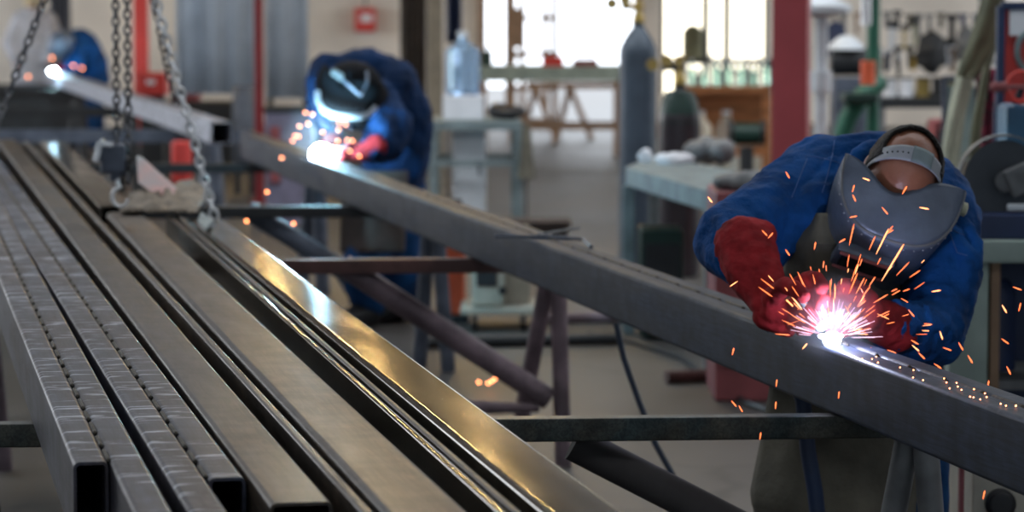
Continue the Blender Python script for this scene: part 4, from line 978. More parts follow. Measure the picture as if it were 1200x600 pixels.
def corrugated(label, pl, pr_, Y, zb, zt, m):
    a, b_ = place(pl, Y), place(pr_, Y); n = int((b_.x - a.x) / 0.03)
    t = thing('corrugated_panel', label, 'panel', (a + b_) / 2, 'corrugated screens')
    MB().grid(lambda u, v: Vector((a.x + (b_.x - a.x) * u, Y + 0.018 * math.sin(u * n * 1.05), zb + (zt - zb) * v)), n * 2, 2).build('sheet', m, t, thick=0.004)
    MB().box((a.x + 0.03, Y + 0.06, zt / 2), (0.05, 0.05, zt)).build('post', 'dark', t); MB().box((b_.x - 0.03, Y + 0.06, zt / 2), (0.05, 0.05, zt)).build('post', 'dark', t)
    MB().box(((a.x + b_.x) / 2, Y + 0.06, zb + 0.05), (b_.x - a.x, 0.04, 0.06)).build('rail', 'dark', t)
corrugated('wide blue-grey corrugated screen beside the bright chain', 206, 297, 25.0, 1.6 - 110 / 3512 * 25, 2.8, 'grey_sheet')
corrugated('narrower blue-grey corrugated screen behind the second welder', 311, 361, 25.2, 1.6 - 116 / 3512 * 25, 2.8, 'grey_sheet')
corrugated('low dark grey screen below the slim red post', 272, 299, 24.6, 0.25, 1.6 - 100 / 3512 * 24.6, mat('slate sheet', (0.13, 0.15, 0.19), 0.6))
def cylinder(px, Y, r, ht, m, label, vm, neck=None):
    c = place(px, Y); t = thing('gas_cylinder', label, 'gas cylinder', c)
    pf = [(r * 0.9, 0), (r, 0.02), (r, ht - r * 2.0)] + [(r * (0.6 * (1 - k_ / 7) + 0.4 * math.cos(PI / 2 * k_ / 7)) + 0.01, ht - r * 2.0 + r * 1.7 * (0.75 * k_ / 7 + 0.25 * math.sin(PI / 2 * k_ / 7))) for k_ in range(1, 8)]
    pf[-1] = (0.04, ht - r * 0.3); MB().lathe(pf, c, Z, 32).build('shell', m, t)
    if neck: MB().lathe([(r * 1.004, ht - r * 2.1), (r * 0.975, ht - r * 1.7), (r * 0.86, ht - r * 1.1), (r * 0.62, ht - r * 0.6)], c, Z, 32).build('shoulder_band', neck, t)
    MB().lathe([(0.035, ht - r * 0.3), (0.035, ht + 0.0), (0.02, ht + 0.02), (0.02, ht + 0.10), (0.03, ht + 0.11), (0.03, ht + 0.13)], c, Z, 16).build('valve', 'brass', t)
    g = thing('regulator', None, None, (0, 0, 0)); g.parent = t; g.location = (0, 0, ht + 0.05)
    MB().tube([c + Vector((0.03, 0, ht + 0.06)), c + Vector((-0.10, -0.01, ht + 0.06))], 0.018, 12).build('regulator_body', vm, g)
    for dx, dz in ((-0.08, 0.07), (-0.16, 0.03)): MB().lathe([(0.035, 0), (0.035, 0.03)], c + Vector((dx, -0.03, ht + 0.06 + dz * 0.6)), Vector((0, -1, 0)), 18).build('gauge', 'brass', g)
    return t
cylinder(748, 18.0, 0.113, 1.50, 'grey_cyl', 'tall blue-grey gas cylinder with brass regulator', 'brass')
cylinder(797, 17.3, 0.122, 1.15, 'black_cyl', 'shorter dark gas cylinder with green shoulder', 'dark', 'green_dark')

# fire box on the far wall
c = P(428, 23, Y1 - 0.12); t = thing('fire_box', 'small red alarm box with white label on the far wall', 'alarm box', c - Vector((0, 0, 0.15)))
MB().box(c, (0.26, 0.2, 0.30), bev=0.02).build('case', 'red_bright', t); MB().box(c + Vector((0.02, -0.105, 0.02)), (0.15, 0.01, 0.10), bev=0.003).build('label_plate', 'paper', t)
MB().tube([c + Vector((0, 0.05, 0.14)), c + Vector((0, 0.05, 0.9))], 0.012, 8).build('conduit', 'dark', t)

# dark curtain strips by the post, navy cloth
def drape(name, label, cat, px0, px1, Y, ztop, zbot, m, amp=0.03, fr_=5, parent=None):
    a, b_ = place(px0, Y), place(px1, Y)
    q = MB().grid(lambda u, v: Vector((a.x + (b_.x - a.x) * u, Y + amp * math.sin(u * fr_ * 2 * PI + v) + 0.3 * amp * noise.noise(Vector((u * 3, v * 5, px0))), ztop + (zbot - ztop) * v)), 40, 10)
    o = q.build(name, m, thick=0.006); tag(o, label, cat); return o
drape('hanging_curtain', 'dark brown strip curtain behind the second welder', 'curtain', 469, 500, 30, 2.4, 0.0, mat('umber cloth', (0.06, 0.05, 0.045), 0.9))
drape('hanging_cloth', 'navy cloth hanging behind the blue water jug', 'cloth', 523, 541, 27, 2.2, 1.6 - 50 / 3512 * 27, 'blue_frame')

# ================================================================ CLUTTERED WORK TABLE
Yt = 19.6
def table(name, label, cat, corners, ztop, th, m_top, m_leg, leg=0.045, stretch=0.45):
    cs = [Vector((p.x, p.y, 0)) for p in corners]; c = sum(cs, Vector()) / 4; t = thing(name, label, cat, c)
    lo = [p + Vector((0, 0, ztop - th)) for p in cs]; hi = [p + Vector((0, 0, ztop)) for p in cs]
    MB().loft([lo, hi]).build('table_top', m_top, t)
    ins = [p + (c - p) * 0.06 for p in cs]
    for p in ins: MB().box(p + Vector((0, 0, (ztop - th) / 2)), (leg, leg, ztop - th), bev=0.003).build('leg', m_leg, t)
    if stretch:
        for i in range(4):
            a, b_ = ins[i] + Vector((0, 0, stretch)), ins[(i + 1) % 4] + Vector((0, 0, stretch)); MB().bar(a, b_, leg * 0.6, leg * 0.8).build('stretcher', m_leg, t)
    return t
cr = [place(503, Yt), place(612, Yt), place(606, Yt + 0.9), place(508, Yt + 0.9)]
zt = 1.6 - 142 / 3512 * Yt
table('work_table', 'grey work table carrying the water jug and paper box', 'table', cr, zt, 0.06, 'pale_steel', 'pale_steel', 0.05, 0.53)
c = place(550, Yt + 0.35); t = thing('white_cabinet', 'white metal cabinet standing under the work table', 'cabinet', c)
MB().box(c + Vector((0, 0, 0.38)), (0.22, 0.4, 0.72), bev=0.01).build('body', 'white', t); MB().box(c + Vector((0.0, -0.205, 0.38)), (0.19, 0.02, 0.66), bev=0.004).build('door', 'white', t); MB().box(c + Vector((0.07, -0.22, 0.5)), (0.015, 0.02, 0.1), bev=0.003).build('handle', 'dark', t)
c = place(543, Yt + 0.4, zt); tag(MB().box(c + Vector((0, 0, 0.08)), (0.27, 0.26, 0.16), bev=0.008).build('paper_box', 'paper'), 'white cardboard box under the water jug', 'box')
c = c + Vector((-0.005, 0, 0.16)); t = thing('water_jug', 'translucent pale blue ribbed water jug on white box', 'water jug', c)
pf = [(0.10, 0)]
for k_ in range(7): pf += [(0.118, 0.015 + k_ * 0.04), (0.112, 0.035 + k_ * 0.04)]
pf += [(0.115, 0.30), (0.06, 0.34), (0.03, 0.36), (0.03, 0.39)]
MB().lathe(pf, c, Z, 28).build('jug', 'water_jug', t); MB().lathe([(0.034, 0.385), (0.034, 0.42), (0.03, 0.425)], c, Z, 16).build('jug_cap', 'white', t)
q = MB(); c = place(594, Yt + 0.3, zt + 0.012); q.ell(c + Vector((0, 0, 0.035)), (0.13, 0.12, 0.045)); q.ell(c + Vector((-0.06, 0, 0.06)), (0.06, 0.08, 0.04)); q.ell(c + Vector((0.07, -0.02, 0.05)), (0.05, 0.07, 0.03))
t = thing('tool_bag', 'crumpled black bag lying on the work table', 'bag', c); blob(q, 'bag_body', 'black', t, 0.014, 2, 0.01, 0.06)
c = place(617, Yt - 0.02); t = thing('hanging_brush', 'dark cloth bundle hanging off the work table edge on a thin rod', 'cloth', c)
MB().lathe([(0.012, zt - 0.02), (0.03, zt - 0.06), (0.045, zt - 0.26), (0.06, zt - 0.37), (0.02, zt - 0.38)], c, Z, 14).build('cloth_bundle', 'leather', t)
MB().tube([c + Vector((0, 0, zt - 0.37)), c + Vector((0, 0, 0.02))], 0.008, 8).build('rod', 'dark', t)
MB().bar(c + Vector((-0.06, 0.05, zt - 0.03)), c + Vector((0.01, 0, zt - 0.02)), 0.012, 0.012).build('hook', 'dark', t)
# welding cart with cream box
Yc = 14.6; c = place(590, Yc)
t = thing('welding_machine', 'cream welding machine on a small wheeled cart below the beam', 'welding machine', c)
MB().box(place(572, Yc, 0.30), (0.16, 0.4, 0.36), bev=0.02).build('control_box', 'cream', t)
MB().box(place(605, Yc + 0.1, 0.29), (0.14, 0.36, 0.38), bev=0.02).build('power_box', 'cream', t)
MB().box(place(588, Yc, 0.10), (0.40, 0.5, 0.03), bev=0.005).build('cart_tray', 'cream', t)
MB().box(place(570, Yc - 0.205, 0.27), (0.10, 0.01, 0.10), bev=0.002).build('vent_panel', 'dark', t)
MB().lathe([(0.02, 0), (0.02, 0.02)], place(589, Yc - 0.22, 0.2), Vector((0, -1, 0)), 14).build('socket', 'black', t)
for px in (553, 610): MB().tube([place(px, Yc - 0.2, 0.055), place(px + 6, Yc - 0.2, 0.055)], 0.055, 20).build('wheel', 'black', t)
c = place(528, Yc + 0.3); t = thing('red_tank', 'red metal tank next to the cream welding machine', 'tank', c)
MB().box(c + Vector((0, 0, 0.3)), (0.14, 0.3, 0.52), bev=0.02).build('body', 'orange', t); MB().box(c + Vector((0, 0, 0.02)), (0.18, 0.34, 0.04), bev=0.005).build('foot_frame', 'dark', t); MB().tube([c + Vector((-0.05, 0, 0.56)), c + Vector((-0.05, 0, 0.6)), c + Vector((0.05, 0, 0.6)), c + Vector((0.05, 0, 0.56))], 0.01, 8).build('handle', 'dark', t)
c = place(615, 17.5); t = thing('tool_crate', 'low rusty tool crate on the floor behind the rods', 'crate', c)
MB().box(c + Vector((0, 0, 0.17)), (0.5, 0.3, 0.24), bev=0.01).build('crate_box', 'leather2', t); MB().box(c + Vector((0, 0, 0.30)), (0.54, 0.34, 0.03), bev=0.004).build('crate_lid', 'leather2', t); MB().box(c + Vector((0, 0, 0.03)), (0.44, 0.26, 0.06)).build('skid', 'dark', t)
# orange-red tank glimpsed under the pale rail
c = place(211, 17.6); t = thing('red_drum', 'red drum glimpsed between the trestle rails', 'drum', c)
MB().lathe([(0.055, 0.52), (0.062, 0.54), (0.062, 0.64), (0.065, 0.65), (0.062, 0.66), (0.062, 0.75), (0.052, 0.77)], c, Z, 24).build('shell', 'red_bright', t)
for dx, dy in ((-.05, -.05), (.05, -.05), (-.05, .05), (.05, .05)): MB().box(c + Vector((dx, dy, 0.26)), (0.02, 0.02, 0.52)).build('stand_leg', 'dark', t)
c = place(178, 26.5); t = thing('red_case', 'bright red case on stand next to the red post', 'case', c)
MB().box(c + Vector((0, 0, 0.86)), (0.26, 0.3, 0.2), bev=0.015).build('case_body', 'red_bright', t); MB().box(c + Vector((0, 0, 0.38)), (0.2, 0.25, 0.76), bev=0.01).build('stand', 'dark', t)
MB().box(c + Vector((0, -0.155, 0.88)), (0.08, 0.01, 0.04)).build('label_plate', 'paper', t)

# ================================================================ GATEWAY BENCH AND CLUTTER
Yb = 30.5; zb = 1.6 - 78 / 3512 * Yb
cr = [place(562, Yb), place(728, Yb), place(728, Yb + 1.0), place(562, Yb + 1.0)]
table('steel_bench', 'long pale green steel bench in front of the bright gateway', 'bench', cr, zb, 0.15, 'pale_green', 'tile', 0.06, 0.3)
for i, (px, w, m, lab, hh) in enumerate(((648, 0.22, 'red_bright', 'red toolbox on the gateway bench', 0.10), (686, 0.26, 'red_dull', 'faded red case on the gateway bench beside toolbox', 0.07), (570, 0.12, 'green_dark', 'dark green tin at the end of gateway bench', 0.16))):
    c = place(px, Yb + 0.3, zb); t = thing('toolbox', lab, 'toolbox', c, 'boxes on the gateway bench')
    MB().box(c + Vector((0, 0, hh / 2)), (w, 0.2, hh), bev=0.01).build('box_body', m, t); MB().tube([c + Vector((-w * .3, 0, hh)), c + Vector((-w * .3, 0, hh + .03)), c + Vector((w * .3, 0, hh + .03)), c + Vector((w * .3, 0, hh))], 0.008, 8).build('handle', 'dark', t)
c = place(625, 33.5); t = thing('dark_cabinet', 'brown open rack silhouetted in the gateway', 'rack', c)
for dx in (-0.24, 0.24): MB().box(c + Vector((dx, 0, 0.9)), (0.06, 0.3, 1.8)).build('upright', 'tile', t)
for zz in (0.25, 0.62, 1.0, 1.4): MB().box(c + Vector((0, 0, zz)), (0.5, 0.3, 0.05)).build('shelf', 'tile', t)
c = place(668, 34.5); t = thing('timber_trestle', 'brown sawhorse under the gateway bench', 'sawhorse', c)
MB().bar(c + Vector((-0.5, 0, 0.62)), c + Vector((0.9, 0, 0.62)), 0.08, 0.08).build('beam', 'tile', t)
for dx in (-0.4, 0.0, 0.8):
    MB().bar(c + Vector((dx, 0, 0.6)), c + Vector((dx - 0.15, 0.2, 0)), 0.05, 0.05).build('leg', 'tile', t); MB().bar(c + Vector((dx, 0, 0.6)), c + Vector((dx + 0.25, -0.2, 0)), 0.05, 0.05).build('leg', 'tile', t)

# pale frame table by the cylinders
cr = [onz(733, 196, 0.8), onz(836, 226, 0.8), onz(862, 200, 0.8), onz(765, 183, 0.8)]
table('frame_table', 'pale steel frame table in front of the gas cylinders', 'table', cr, 0.8, 0.085, 'pale_steel', 'pale_steel', 0.055, 0.0)
def rag(name, label, cat, c, rx, ry, rz, m, seed):
    t = thing(name, label, cat, c); q = MB()
    for k_ in range(5):
        random.seed(seed + k_); q.ell(c + Vector((random.uniform(-rx, rx) * .6, random.uniform(-ry, ry) * .6, rz * 0.5)), (rx * .5, ry * .5, rz * random.uniform(.5, .9)))
    blob(q, 'cloth', m, t, 0.012, 2, 0.012, 0.05); return t
rag('rag', 'white rag lying on the pale frame table', 'rag', onz(790, 192, 0.8), 0.12, 0.12, 0.04, 'paper', 5)
rag('rag', 'grey leather rag heaped at the far end of frame table', 'rag', onz(828, 186, 0.8), 0.13, 0.14, 0.08, 'pipe_grey', 15)
rag('rag', 'small white rag ball near the blue-grey cylinder', 'rag', onz(757, 190, 0.8), 0.04, 0.05, 0.05, 'paper', 25)
c = place(775, 14.2); t = thing('tool_chest', 'dark green chest stored under the frame table', 'chest', c)
MB().box(c + Vector((0, 0, 0.27)), (0.2, 0.4, 0.5), bev=0.01).build('body', 'green_dark', t); MB().box(c + Vector((0, -0.2, 0.36)), (0.17, 0.02, 0.2), bev=0.004).build('drawer', 'dark', t); MB().box(c + Vector((0, -0.2, 0.14)), (0.17, 0.02, 0.18), bev=0.004).build('drawer', 'dark', t)
c = place(872, 12.0); t = thing('red_cabinet', 'faded red machine cabinet half hidden by the blue sleeve', 'cabinet', c)
MB().box(c + Vector((0.0, 0.1, 0.42)), (0.24, 0.5, 0.84), bev=0.012).build('body', 'red_dull', t); MB().box(c + Vector((0.0, -0.155, 0.45)), (0.19, 0.015, 0.6), bev=0.004).build('door', 'red_dull', t); MB().tube([c + Vector((-.07, -.17, .5)), c + Vector((-.07, -.19, .5)), c + Vector((-.07, -.19, .6)), c + Vector((-.07, -.17, .6))], 0.006, 6).build('handle', 'dark', t)
rag('glove_pair', 'heap of grey work gloves on the red cabinet', 'gloves', c + Vector((0.0, 0.0, 0.84)), 0.12, 0.14, 0.06, 'pipe_grey', 45)

# bottle shelf and orange workbench
Ys = 27.5; zs = 1.6 - 101 / 3512 * Ys
cr = [place(792, Ys), place(903, Ys), place(903, Ys + 0.8), place(792, Ys + 0.8)]
wbn = table('timber_workbench', 'orange-brown timber workbench crowded with turquoise bottles', 'workbench', cr, zs, 0.07, 'wood', 'wood', 0.08, 0.2)
MB().box((place(848, Ys + 0.6).x, Ys + 0.7, zs - 0.3), (place(903, Ys).x - place(792, Ys).x, 0.03, 0.5)).build('back_board', 'wood', wbn)
random.seed(3)
for i in range(15):
    px = 797 + i * 7.2; c = place(px, Ys + 0.15 + 0.3 * (i % 3), zs); hh = random.uniform(0.14, 0.26); r = random.uniform(0.03, 0.045)
    m = ('bottle', 'bottle_clear', 'bottle', 'pale_green')[i % 4]
    t = thing('glass_bottle', '%s %s bottle, %s from the blue-grey cylinder side on timber workbench' % ('tall' if hh > 0.2 else 'short', {'bottle': 'turquoise glass', 'bottle_clear': 'clear glass', 'pale_green': 'pale green'}[m], ['first','second','third','fourth','fifth','sixth','seventh','eighth','ninth','tenth','eleventh','twelfth','thirteenth','fourteenth','fifteenth'][i]), 'bottle', c, 'bottles on the timber workbench')
    MB().lathe([(r * .9, 0), (r, .01), (r, hh * .6), (r * .4, hh * .8), (r * .38, hh)], c, Z, 16).build('glass', m, t); MB().lathe([(r * .45, hh - .01), (r * .45, hh + .02)], c, Z, 12).build('cap', 'white', t)
random.seed(11)
c = place(847, Ys + 1.4); t = thing('wall_shelf', 'dark shelf above the bottles across the yellowed windows', 'shelf', Vector((c.x, c.y, 1.6 - 72 / 3512 * (Ys + 1.4))))
zz = 1.6 - 72 / 3512 * (Ys + 1.4); MB().box((c.x, c.y, zz), (1.0, 0.25, 0.05)).build('board', 'dark', t)
for dx in (-0.45, 0.45): MB().box((c.x + dx, c.y, zz / 2), (0.05, 0.05, zz)).build('upright', 'dark', t)
c = place(812, Ys + 1.4, zz + 0.025); tag(MB().lathe([(0.09, 0), (0.1, 0.02), (0.1, 0.26), (0.07, 0.3), (0.04, 0.33)], c, Z, 20).build('oil_can', 'khaki'), 'olive can standing on the dark shelf', 'can')
for px, m, lab in ((818, 'cream_bright', 'pale cream canister under the timber workbench'), (848, 'bottle_clear', 'clear canister under the timber workbench')):
    c = place(px + 4, Ys + 0.4, 0.35); 
    t = thing('canister', lab, 'canister', Vector((c.x, c.y, 0.0)), 'canisters under the workbench'); c.z = 0
    MB().lathe([(0.09, 0), (0.1, 0.02), (0.1, 0.42), (0.04, 0.5), (0.035, 0.55)], c, Z, 20).build('body', m, t); MB().lathe([(0.04, 0.545), (0.04, 0.57)], c, Z, 12).build('cap', 'white', t)
c = place(876, 20.5); t = thing('bench_grinder', 'dark green grinder on a pedestal beside the red column', 'grinder', c)
zz = 1.6 - 172 / 3512 * 20.5
MB().lathe([(0.12, 0), (0.1, 0.03), (0.05, 0.06), (0.05, zz)], c, Z, 18).build('pedestal', 'dark', t); MB().tube([c + Vector((-0.09, 0, zz + 0.09)), c + Vector((0.09, 0, zz + 0.09))], 0.075, 20).build('motor', 'green_dark', t)
for sx in (-1, 1): MB().tube([c + Vector((sx * 0.1, 0, zz + 0.1)), c + Vector((sx * 0.125, 0, zz + 0.1))], 0.09, 24).build('grinding_wheel', 'dark', t)

# ================================================================ GREEN DRILL PRESS AND RIGHT BACKGROUND
Yd = 18.0; c = place(1020, Yd); t = thing('drill_press', 'green drill press with tall column beyond the welder shoulder', 'drill press', c)
MB().tube([c + Vector((0.02, 0, 0.02)), c + Vector((0.02, 0, 2.2))], 0.04, 18).build('column', 'green', t)
MB().box(c + Vector((0, 0, 0.03)), (0.4, 0.5, 0.06), bev=0.01).build('base', 'green', t)
MB().box(c + Vector((0.02, -0.1, 2.0)), (0.28, 0.6, 0.34), bev=0.04).build('head', 'green', t)
MB().box(c + Vector((-0.09, -0.22, 1.02)), (0.2, 0.3, 0.06), bev=0.015).build('work_plate', 'green_dark', t)
MB().tube([P(1033, 96, Yd), P(1020, 104, Yd - .05), P(1006, 118, Yd - .1), P(994, 138, Yd - .12), P(986, 160, Yd - .12)], [0.05, 0.06, 0.06, 0.055, 0.05], 14).build('bracket', 'green', t)
MB().tube([c + Vector((-0.04, -0.25, 1.1)), c + Vector((-0.04, -0.25, 1.24))], 0.045, 14).build('vise', 'orange', t)
MB().tube([c + Vector((-0.05, -0.2, 1.45)), c + Vector((-0.05, -0.2, 1.85))], 0.03, 12).build('spindle', 'chain_bright', t)
c = place(1003, 19.5); t = thing('motor_unit', 'dark motor with white hood between pipe and drill press', 'motor', c)
MB().box(c + Vector((0, 0, 0.55)), (0.3, 0.3, 1.1), bev=0.02).build('stand', 'pipe_blue', t); MB().tube([c + Vector((-0.16, 0, 1.2)), c + Vector((0.16, 0, 1.2))], 0.09, 20).build('motor_body', 'dark', t)
MB().lathe([(0.12, 1.28), (0.11, 1.31), (0.05, 1.36), (0.03, 1.37)], c + Vector((-0.06, 0, 0)), Z, 20).build('hood', 'white', t)
# clothes and tools on the partition
def hanger(name, label, cat, px, py0, py1, w, Y, m, seed):
    c = P(px, py0, Y); h_ = (py1 - py0) / 3512 * Y; t = thing(name, label, cat, P(px, py1, Y)); q = MB()
    q.chain([(c + Vector((0, 0, -w * .5)), w * .35), (c + Vector((0, 0, -h_ * .5)), w * .5), (c + Vector((0, 0, -h_ + w * .45)), w * .42)])
    for sx in (-1, 1): q.chain([(c + Vector((sx * w * .35, 0, -w * .6)), w * .25), (c + Vector((sx * w * .6, -.02, -h_ * .75)), w * .16)])
    blob(q, 'cloth', m, t, 0.02, 2, 0.02, 0.08)
    MB().tube([c + Vector((0, 0.16, 0.02)), c + Vector((0, 0, -w * .3))], 0.01, 6).build('peg', 'dark', t)
hanger('hanging_coat', 'dark work coat hanging on the glazed partition', 'coat', 1092, 32, 88, 0.17, 24.0, 'dark', 1)
hanger('hanging_coat', 'grey coat hanging near the khaki canvas', 'coat', 1133, 28, 80, 0.12, 24.05, 'pipe_grey', 2)
hanger('hanging_coat', 'dark jacket hanging beside the white pipe', 'coat', 980, 22, 74, 0.12, 24.05, 'blue_frame', 3)
for i, (px, py, m, w_, l_) in enumerate(((1045, 40, 'white', 0.05, 0.26), (1060, 42, 'brass', 0.03, 0.22), (1072, 36, 'khaki_pale', 0.04, 0.24), (1053, 75, 'dark', 0.03, 0.2), (1070, 72, 'yellow', 0.05, 0.14), (1113, 60, 'paper', 0.09, 0.24), (1038, 70, 'dark', 0.04, 0.2), (1082, 62, 'dark', 0.03, 0.2))):
    c = P(px, py, 24.14); t = thing('hand_tool', ('slim white tool', 'brass-coloured tool', 'khaki-handled tool', 'dark pliers-like tool', 'yellow tool', 'pale sheet', 'dark bar', 'thin dark tool')[i] + ' hanging on the glazed partition behind the drill press', 'tool', c - Vector((0, 0, l_ / 2)), 'tools on the partition')
    MB().box(c + Vector((0, 0, -l_ * .15)), (w_, 0.03, l_ * .7), bev=0.006).build('tool_handle', m, t); MB().box(c + Vector((0, 0, l_ * .3)), (w_ * 1.6, 0.03, l_ * .25), bev=0.006).build('tool_head', 'dark' if m != 'dark' else 'chain_bright', t)
random.seed(31)
for i in range(26):
    px = 990 + (i % 13) * 12.5 + random.uniform(-2, 2); py = (26, 66)[i // 13] + random.uniform(-6, 6); l_ = random.uniform(0.10, 0.22); w_ = random.uniform(0.02, 0.05); m = random.choice(('dark', 'pipe_grey', 'dark', 'leather', 'blue_frame', 'tile'))
    c = P(px, py, 24.14); t = thing('hand_tool', 'small dark tool hanging among others on the glazed partition', 'tool', c - Vector((0, 0, l_ / 2)), 'dark tools on the partition')
    MB().box(c + Vector((0, 0, -l_ * .12)), (w_, 0.03, l_ * .75), bev=0.006).build('tool_handle', m, t); MB().box(c + Vector((0, 0, l_ * .32)), (w_ * 2.0, 0.03, l_ * .22), bev=0.006).build('tool_head', m, t)
# bench along the partition with orange machines
Yp = 20.5; cr = [place(1030, Yp), place(1125, Yp), place(1125, Yp + 1.4), place(1030, Yp + 1.4)]
table('side_bench', 'dark bench along the glazed partition', 'bench', cr, 0.93, 0.07, 'dark', 'pipe_grey', 0.06, 0.25)
for px, w, hh, m, lab in ((1048, 0.12, 0.2, 'orange', 'orange machine box below the dark side bench'), (1075, 0.12, 0.26, 'orange', 'orange-red machine box under the side bench'), (1104, 0.12, 0.3, 'red_dull', 'faded red box under the side bench')):
    c = place(px, 16.5); top = 1.6 - (158 if px < 1090 else 140) / 3512 * 16.5
    t = thing('machine_box', lab, 'machine', c, 'machines near the side bench')
    MB().box(c + Vector((0, 0, top / 2)), (w * .9, 0.3, top), bev=0.015).build('body', m, t); MB().box(c + Vector((0, -0.155, top - 0.1)), (w * .6, 0.01, 0.1), bev=0.003).build('panel', 'dark', t)
for px, m, wd in ((1044, 'chain_bright', 'shiny steel'), (1063, 'paper', 'white paper-wrapped'), (1083, 'brass', 'brass-coloured'), (1102, 'dark', 'black'), (1119, 'khaki', 'khaki')):
    c = place(px, Yp + 0.3, 0.93); t = thing('small_tin', 'small %s tin in the row on the dark side bench' % wd, 'tin', c, 'tins on the side bench'); MB().lathe([(0.05, 0), (0.05, 0.12), (0.045, 0.125)], c, Z, 16).build('tin_body', m, t); MB().lathe([(0.052, 0.12), (0.052, 0.135)], c, Z, 16).build('tin_lid', 'dark', t)
c = place(1128, 16.0); t = thing('cabinet_frame', 'blue-grey open steel frame beside the khaki canvas', 'frame', c)
zz = 1.6 - 92 / 3512 * 16
for dx in (-0.09, 0.09): MB().box(c + Vector((dx, 0, zz / 2)), (0.025, 0.04, zz)).build('upright', 'pipe_blue', t)
MB().box(c + Vector((0, 0, zz)), (0.2, 0.04, 0.03)).build('top_rail', 'pipe_blue', t); MB().box(c + Vector((0, 0.02, zz - 0.24)), (0.16, 0.01, 0.4)).build('screen', 'pale_green', t)
# khaki canvas draped
Yk = 11.6
def cloth_strip(label, L_, R2, Y, m):
    def f(u, v):
        def at(l, v):
            k_ = v * (len(l) - 1); i = min(int(k_), len(l) - 2); w = k_ - i; return l[i][0] * (1 - w) + l[i + 1][0] * w, l[i][1] * (1 - w) + l[i + 1][1] * w
        a, b_ = at(L_, v), at(R2, v); return P(a[0] + (b_[0] - a[0]) * u, a[1] + (b_[1] - a[1]) * u, Y - 0.05 * math.sin(PI * u) + 0.012 * math.sin(u * 9 + v * 4))
    o = MB().grid(f, 18, 30).build('canvas_sheet', m, thick=0.006, sub=1); tag(o, label, 'canvas', 'canvas hanging by the blue frame')
cloth_strip('pale khaki canvas strip hanging lowest behind the blue shoulder', [(1124, 70), (1119, 95), (1110, 135), (1100, 200), (1092, 340)], [(1146, 66), (1141, 95), (1131, 135), (1122, 200), (1114, 340)], Yk, 'khaki_pale')
cloth_strip('dark khaki canvas fold over the pale strip', [(1156, -60), (1150, 0), (1138, 40), (1127, 70), (1121, 90)], [(1186, -60), (1178, 0), (1166, 50), (1152, 80), (1145, 92)], Yk - 0.1, 'khaki')
cloth_strip('olive canvas edge falling behind the cut-off disc', [(1168, -60), (1160, 40), (1150, 90), (1138, 150), (1130, 260)], [(1182, -60), (1172, 40), (1160, 80), (1150, 150), (1141, 260)], Yk + 0.15, 'khaki')
drape('hanging_cloth', 'dark red checked cloth hanging below the blue frame', 'cloth', 1146, 1180, 12.3, 1.32, 0.8, mat('dark red check', (0.03, 0.02, 0.035), 0.9, 0, 0.2, 30, col2=(0.25, 0.02, 0.05)), 0.02, 3)
# blue framed board
Yf = 11.2; c = P(1200, 66, Yf); t = thing('blue_framed_board', 'dark blue frame holding a red panel and white notice', 'board', P(1200, 122, Yf))
w_, h_ = 56 / 3512 * Yf, 118 / 3512 * Yf
for sx in (-1, 1): MB().box(c + Vector((sx * w_ / 2, 0, 0)), (0.03, 0.04, h_), bev=0.004).build('frame_stile', 'blue_frame', t)
for sz in (-1, 1): MB().box(c + Vector((0, 0, sz * h_ / 2)), (w_, 0.04, 0.03), bev=0.004).build('frame_rail', 'blue_frame', t)
MB().box(c + Vector((0, 0.01, 0)), (w_, 0.01, h_)).build('red_panel', 'red_bright', t)
MB().box(P(1197, 26, Yf - 0.01), (0.09, 0.006, 0.10), bev=0.001).build('notice', 'paper', t)
MB().tube([P(1206, 60, Yf - 0.03) + Vector((0.045 * math.cos(k_ * PI / 8), 0, 0.07 * math.sin(k_ * PI / 8))) for k_ in range(16)], 0.012, 8, closed=True).build('grey_loop', 'pale_steel', t)
for dx in (-1, 1): MB().box(Vector((c.x + dx * w_ / 2, Yf + 0.03, (c.z - h_ / 2) / 2)), (0.03, 0.03, c.z - h_ / 2)).build('support', 'blue_frame', t)
# right bench with cut-off saw
zb = 0.86; Yr = rowY(281, zb)
xa = place(1118, Yr).x; t = thing('side_bench', 'pale green-grey bench at the frame edge carrying the cut-off saw', 'bench', (xa + 0.6, Yr + 0.3, 0))
MB().box((xa + 0.62, Yr + 0.32, zb - 0.035), (1.24, 0.7, 0.07), bev=0.006).build('bench_top', 'pale_green', t)
MB().box((xa + 0.06, Yr + 0.06, (zb - 0.07) / 2), (0.12, 0.1, zb - 0.07), bev=0.004).build('leg', 'pale_green', t)
MB().box((xa + 0.145, Yr + 0.08, (zb - 0.07) / 2), (0.03, 0.1, zb - 0.07), bev=0.003).build('side_board', 'tile', t)
MB().box((xa + 1.15, Yr + 0.06, (zb - 0.07) / 2), (0.12, 0.1, zb - 0.07), bev=0.004).build('leg', 'pale_green', t)
MB().box((xa + 0.62, Yr + 0.6, (zb - 0.07) / 2), (1.2, 0.03, zb - 0.07)).build('back_panel', 'blue_frame', t)
MB().box((xa + 0.62, Yr + 0.3, 0.40), (1.1, 0.5, 0.03)).build('lower_shelf', 'pipe_grey', t)
q = MB(); 
c = Vector((place(1188, Yr).x, Yr + 0.2, 0.43)); tag(MB().lathe([(0.05, 0), (0.055, 0.01), (0.055, 0.25), (0.03, 0.29)], c, Z, 18).build('blue_can', 'blue_frame'), 'dark blue can on the lower shelf of the saw bench', 'can')
Yw = Yr + 0.15; sw = thing('cutoff_saw', 'blue cut-off saw with large dark disc guard on bench', 'saw', place(1175, Yw, zb))
MB().box(place(1182, Yw, zb + 0.04), (0.32, 0.3, 0.08), bev=0.01).build('saw_base', 'blue_frame', sw)
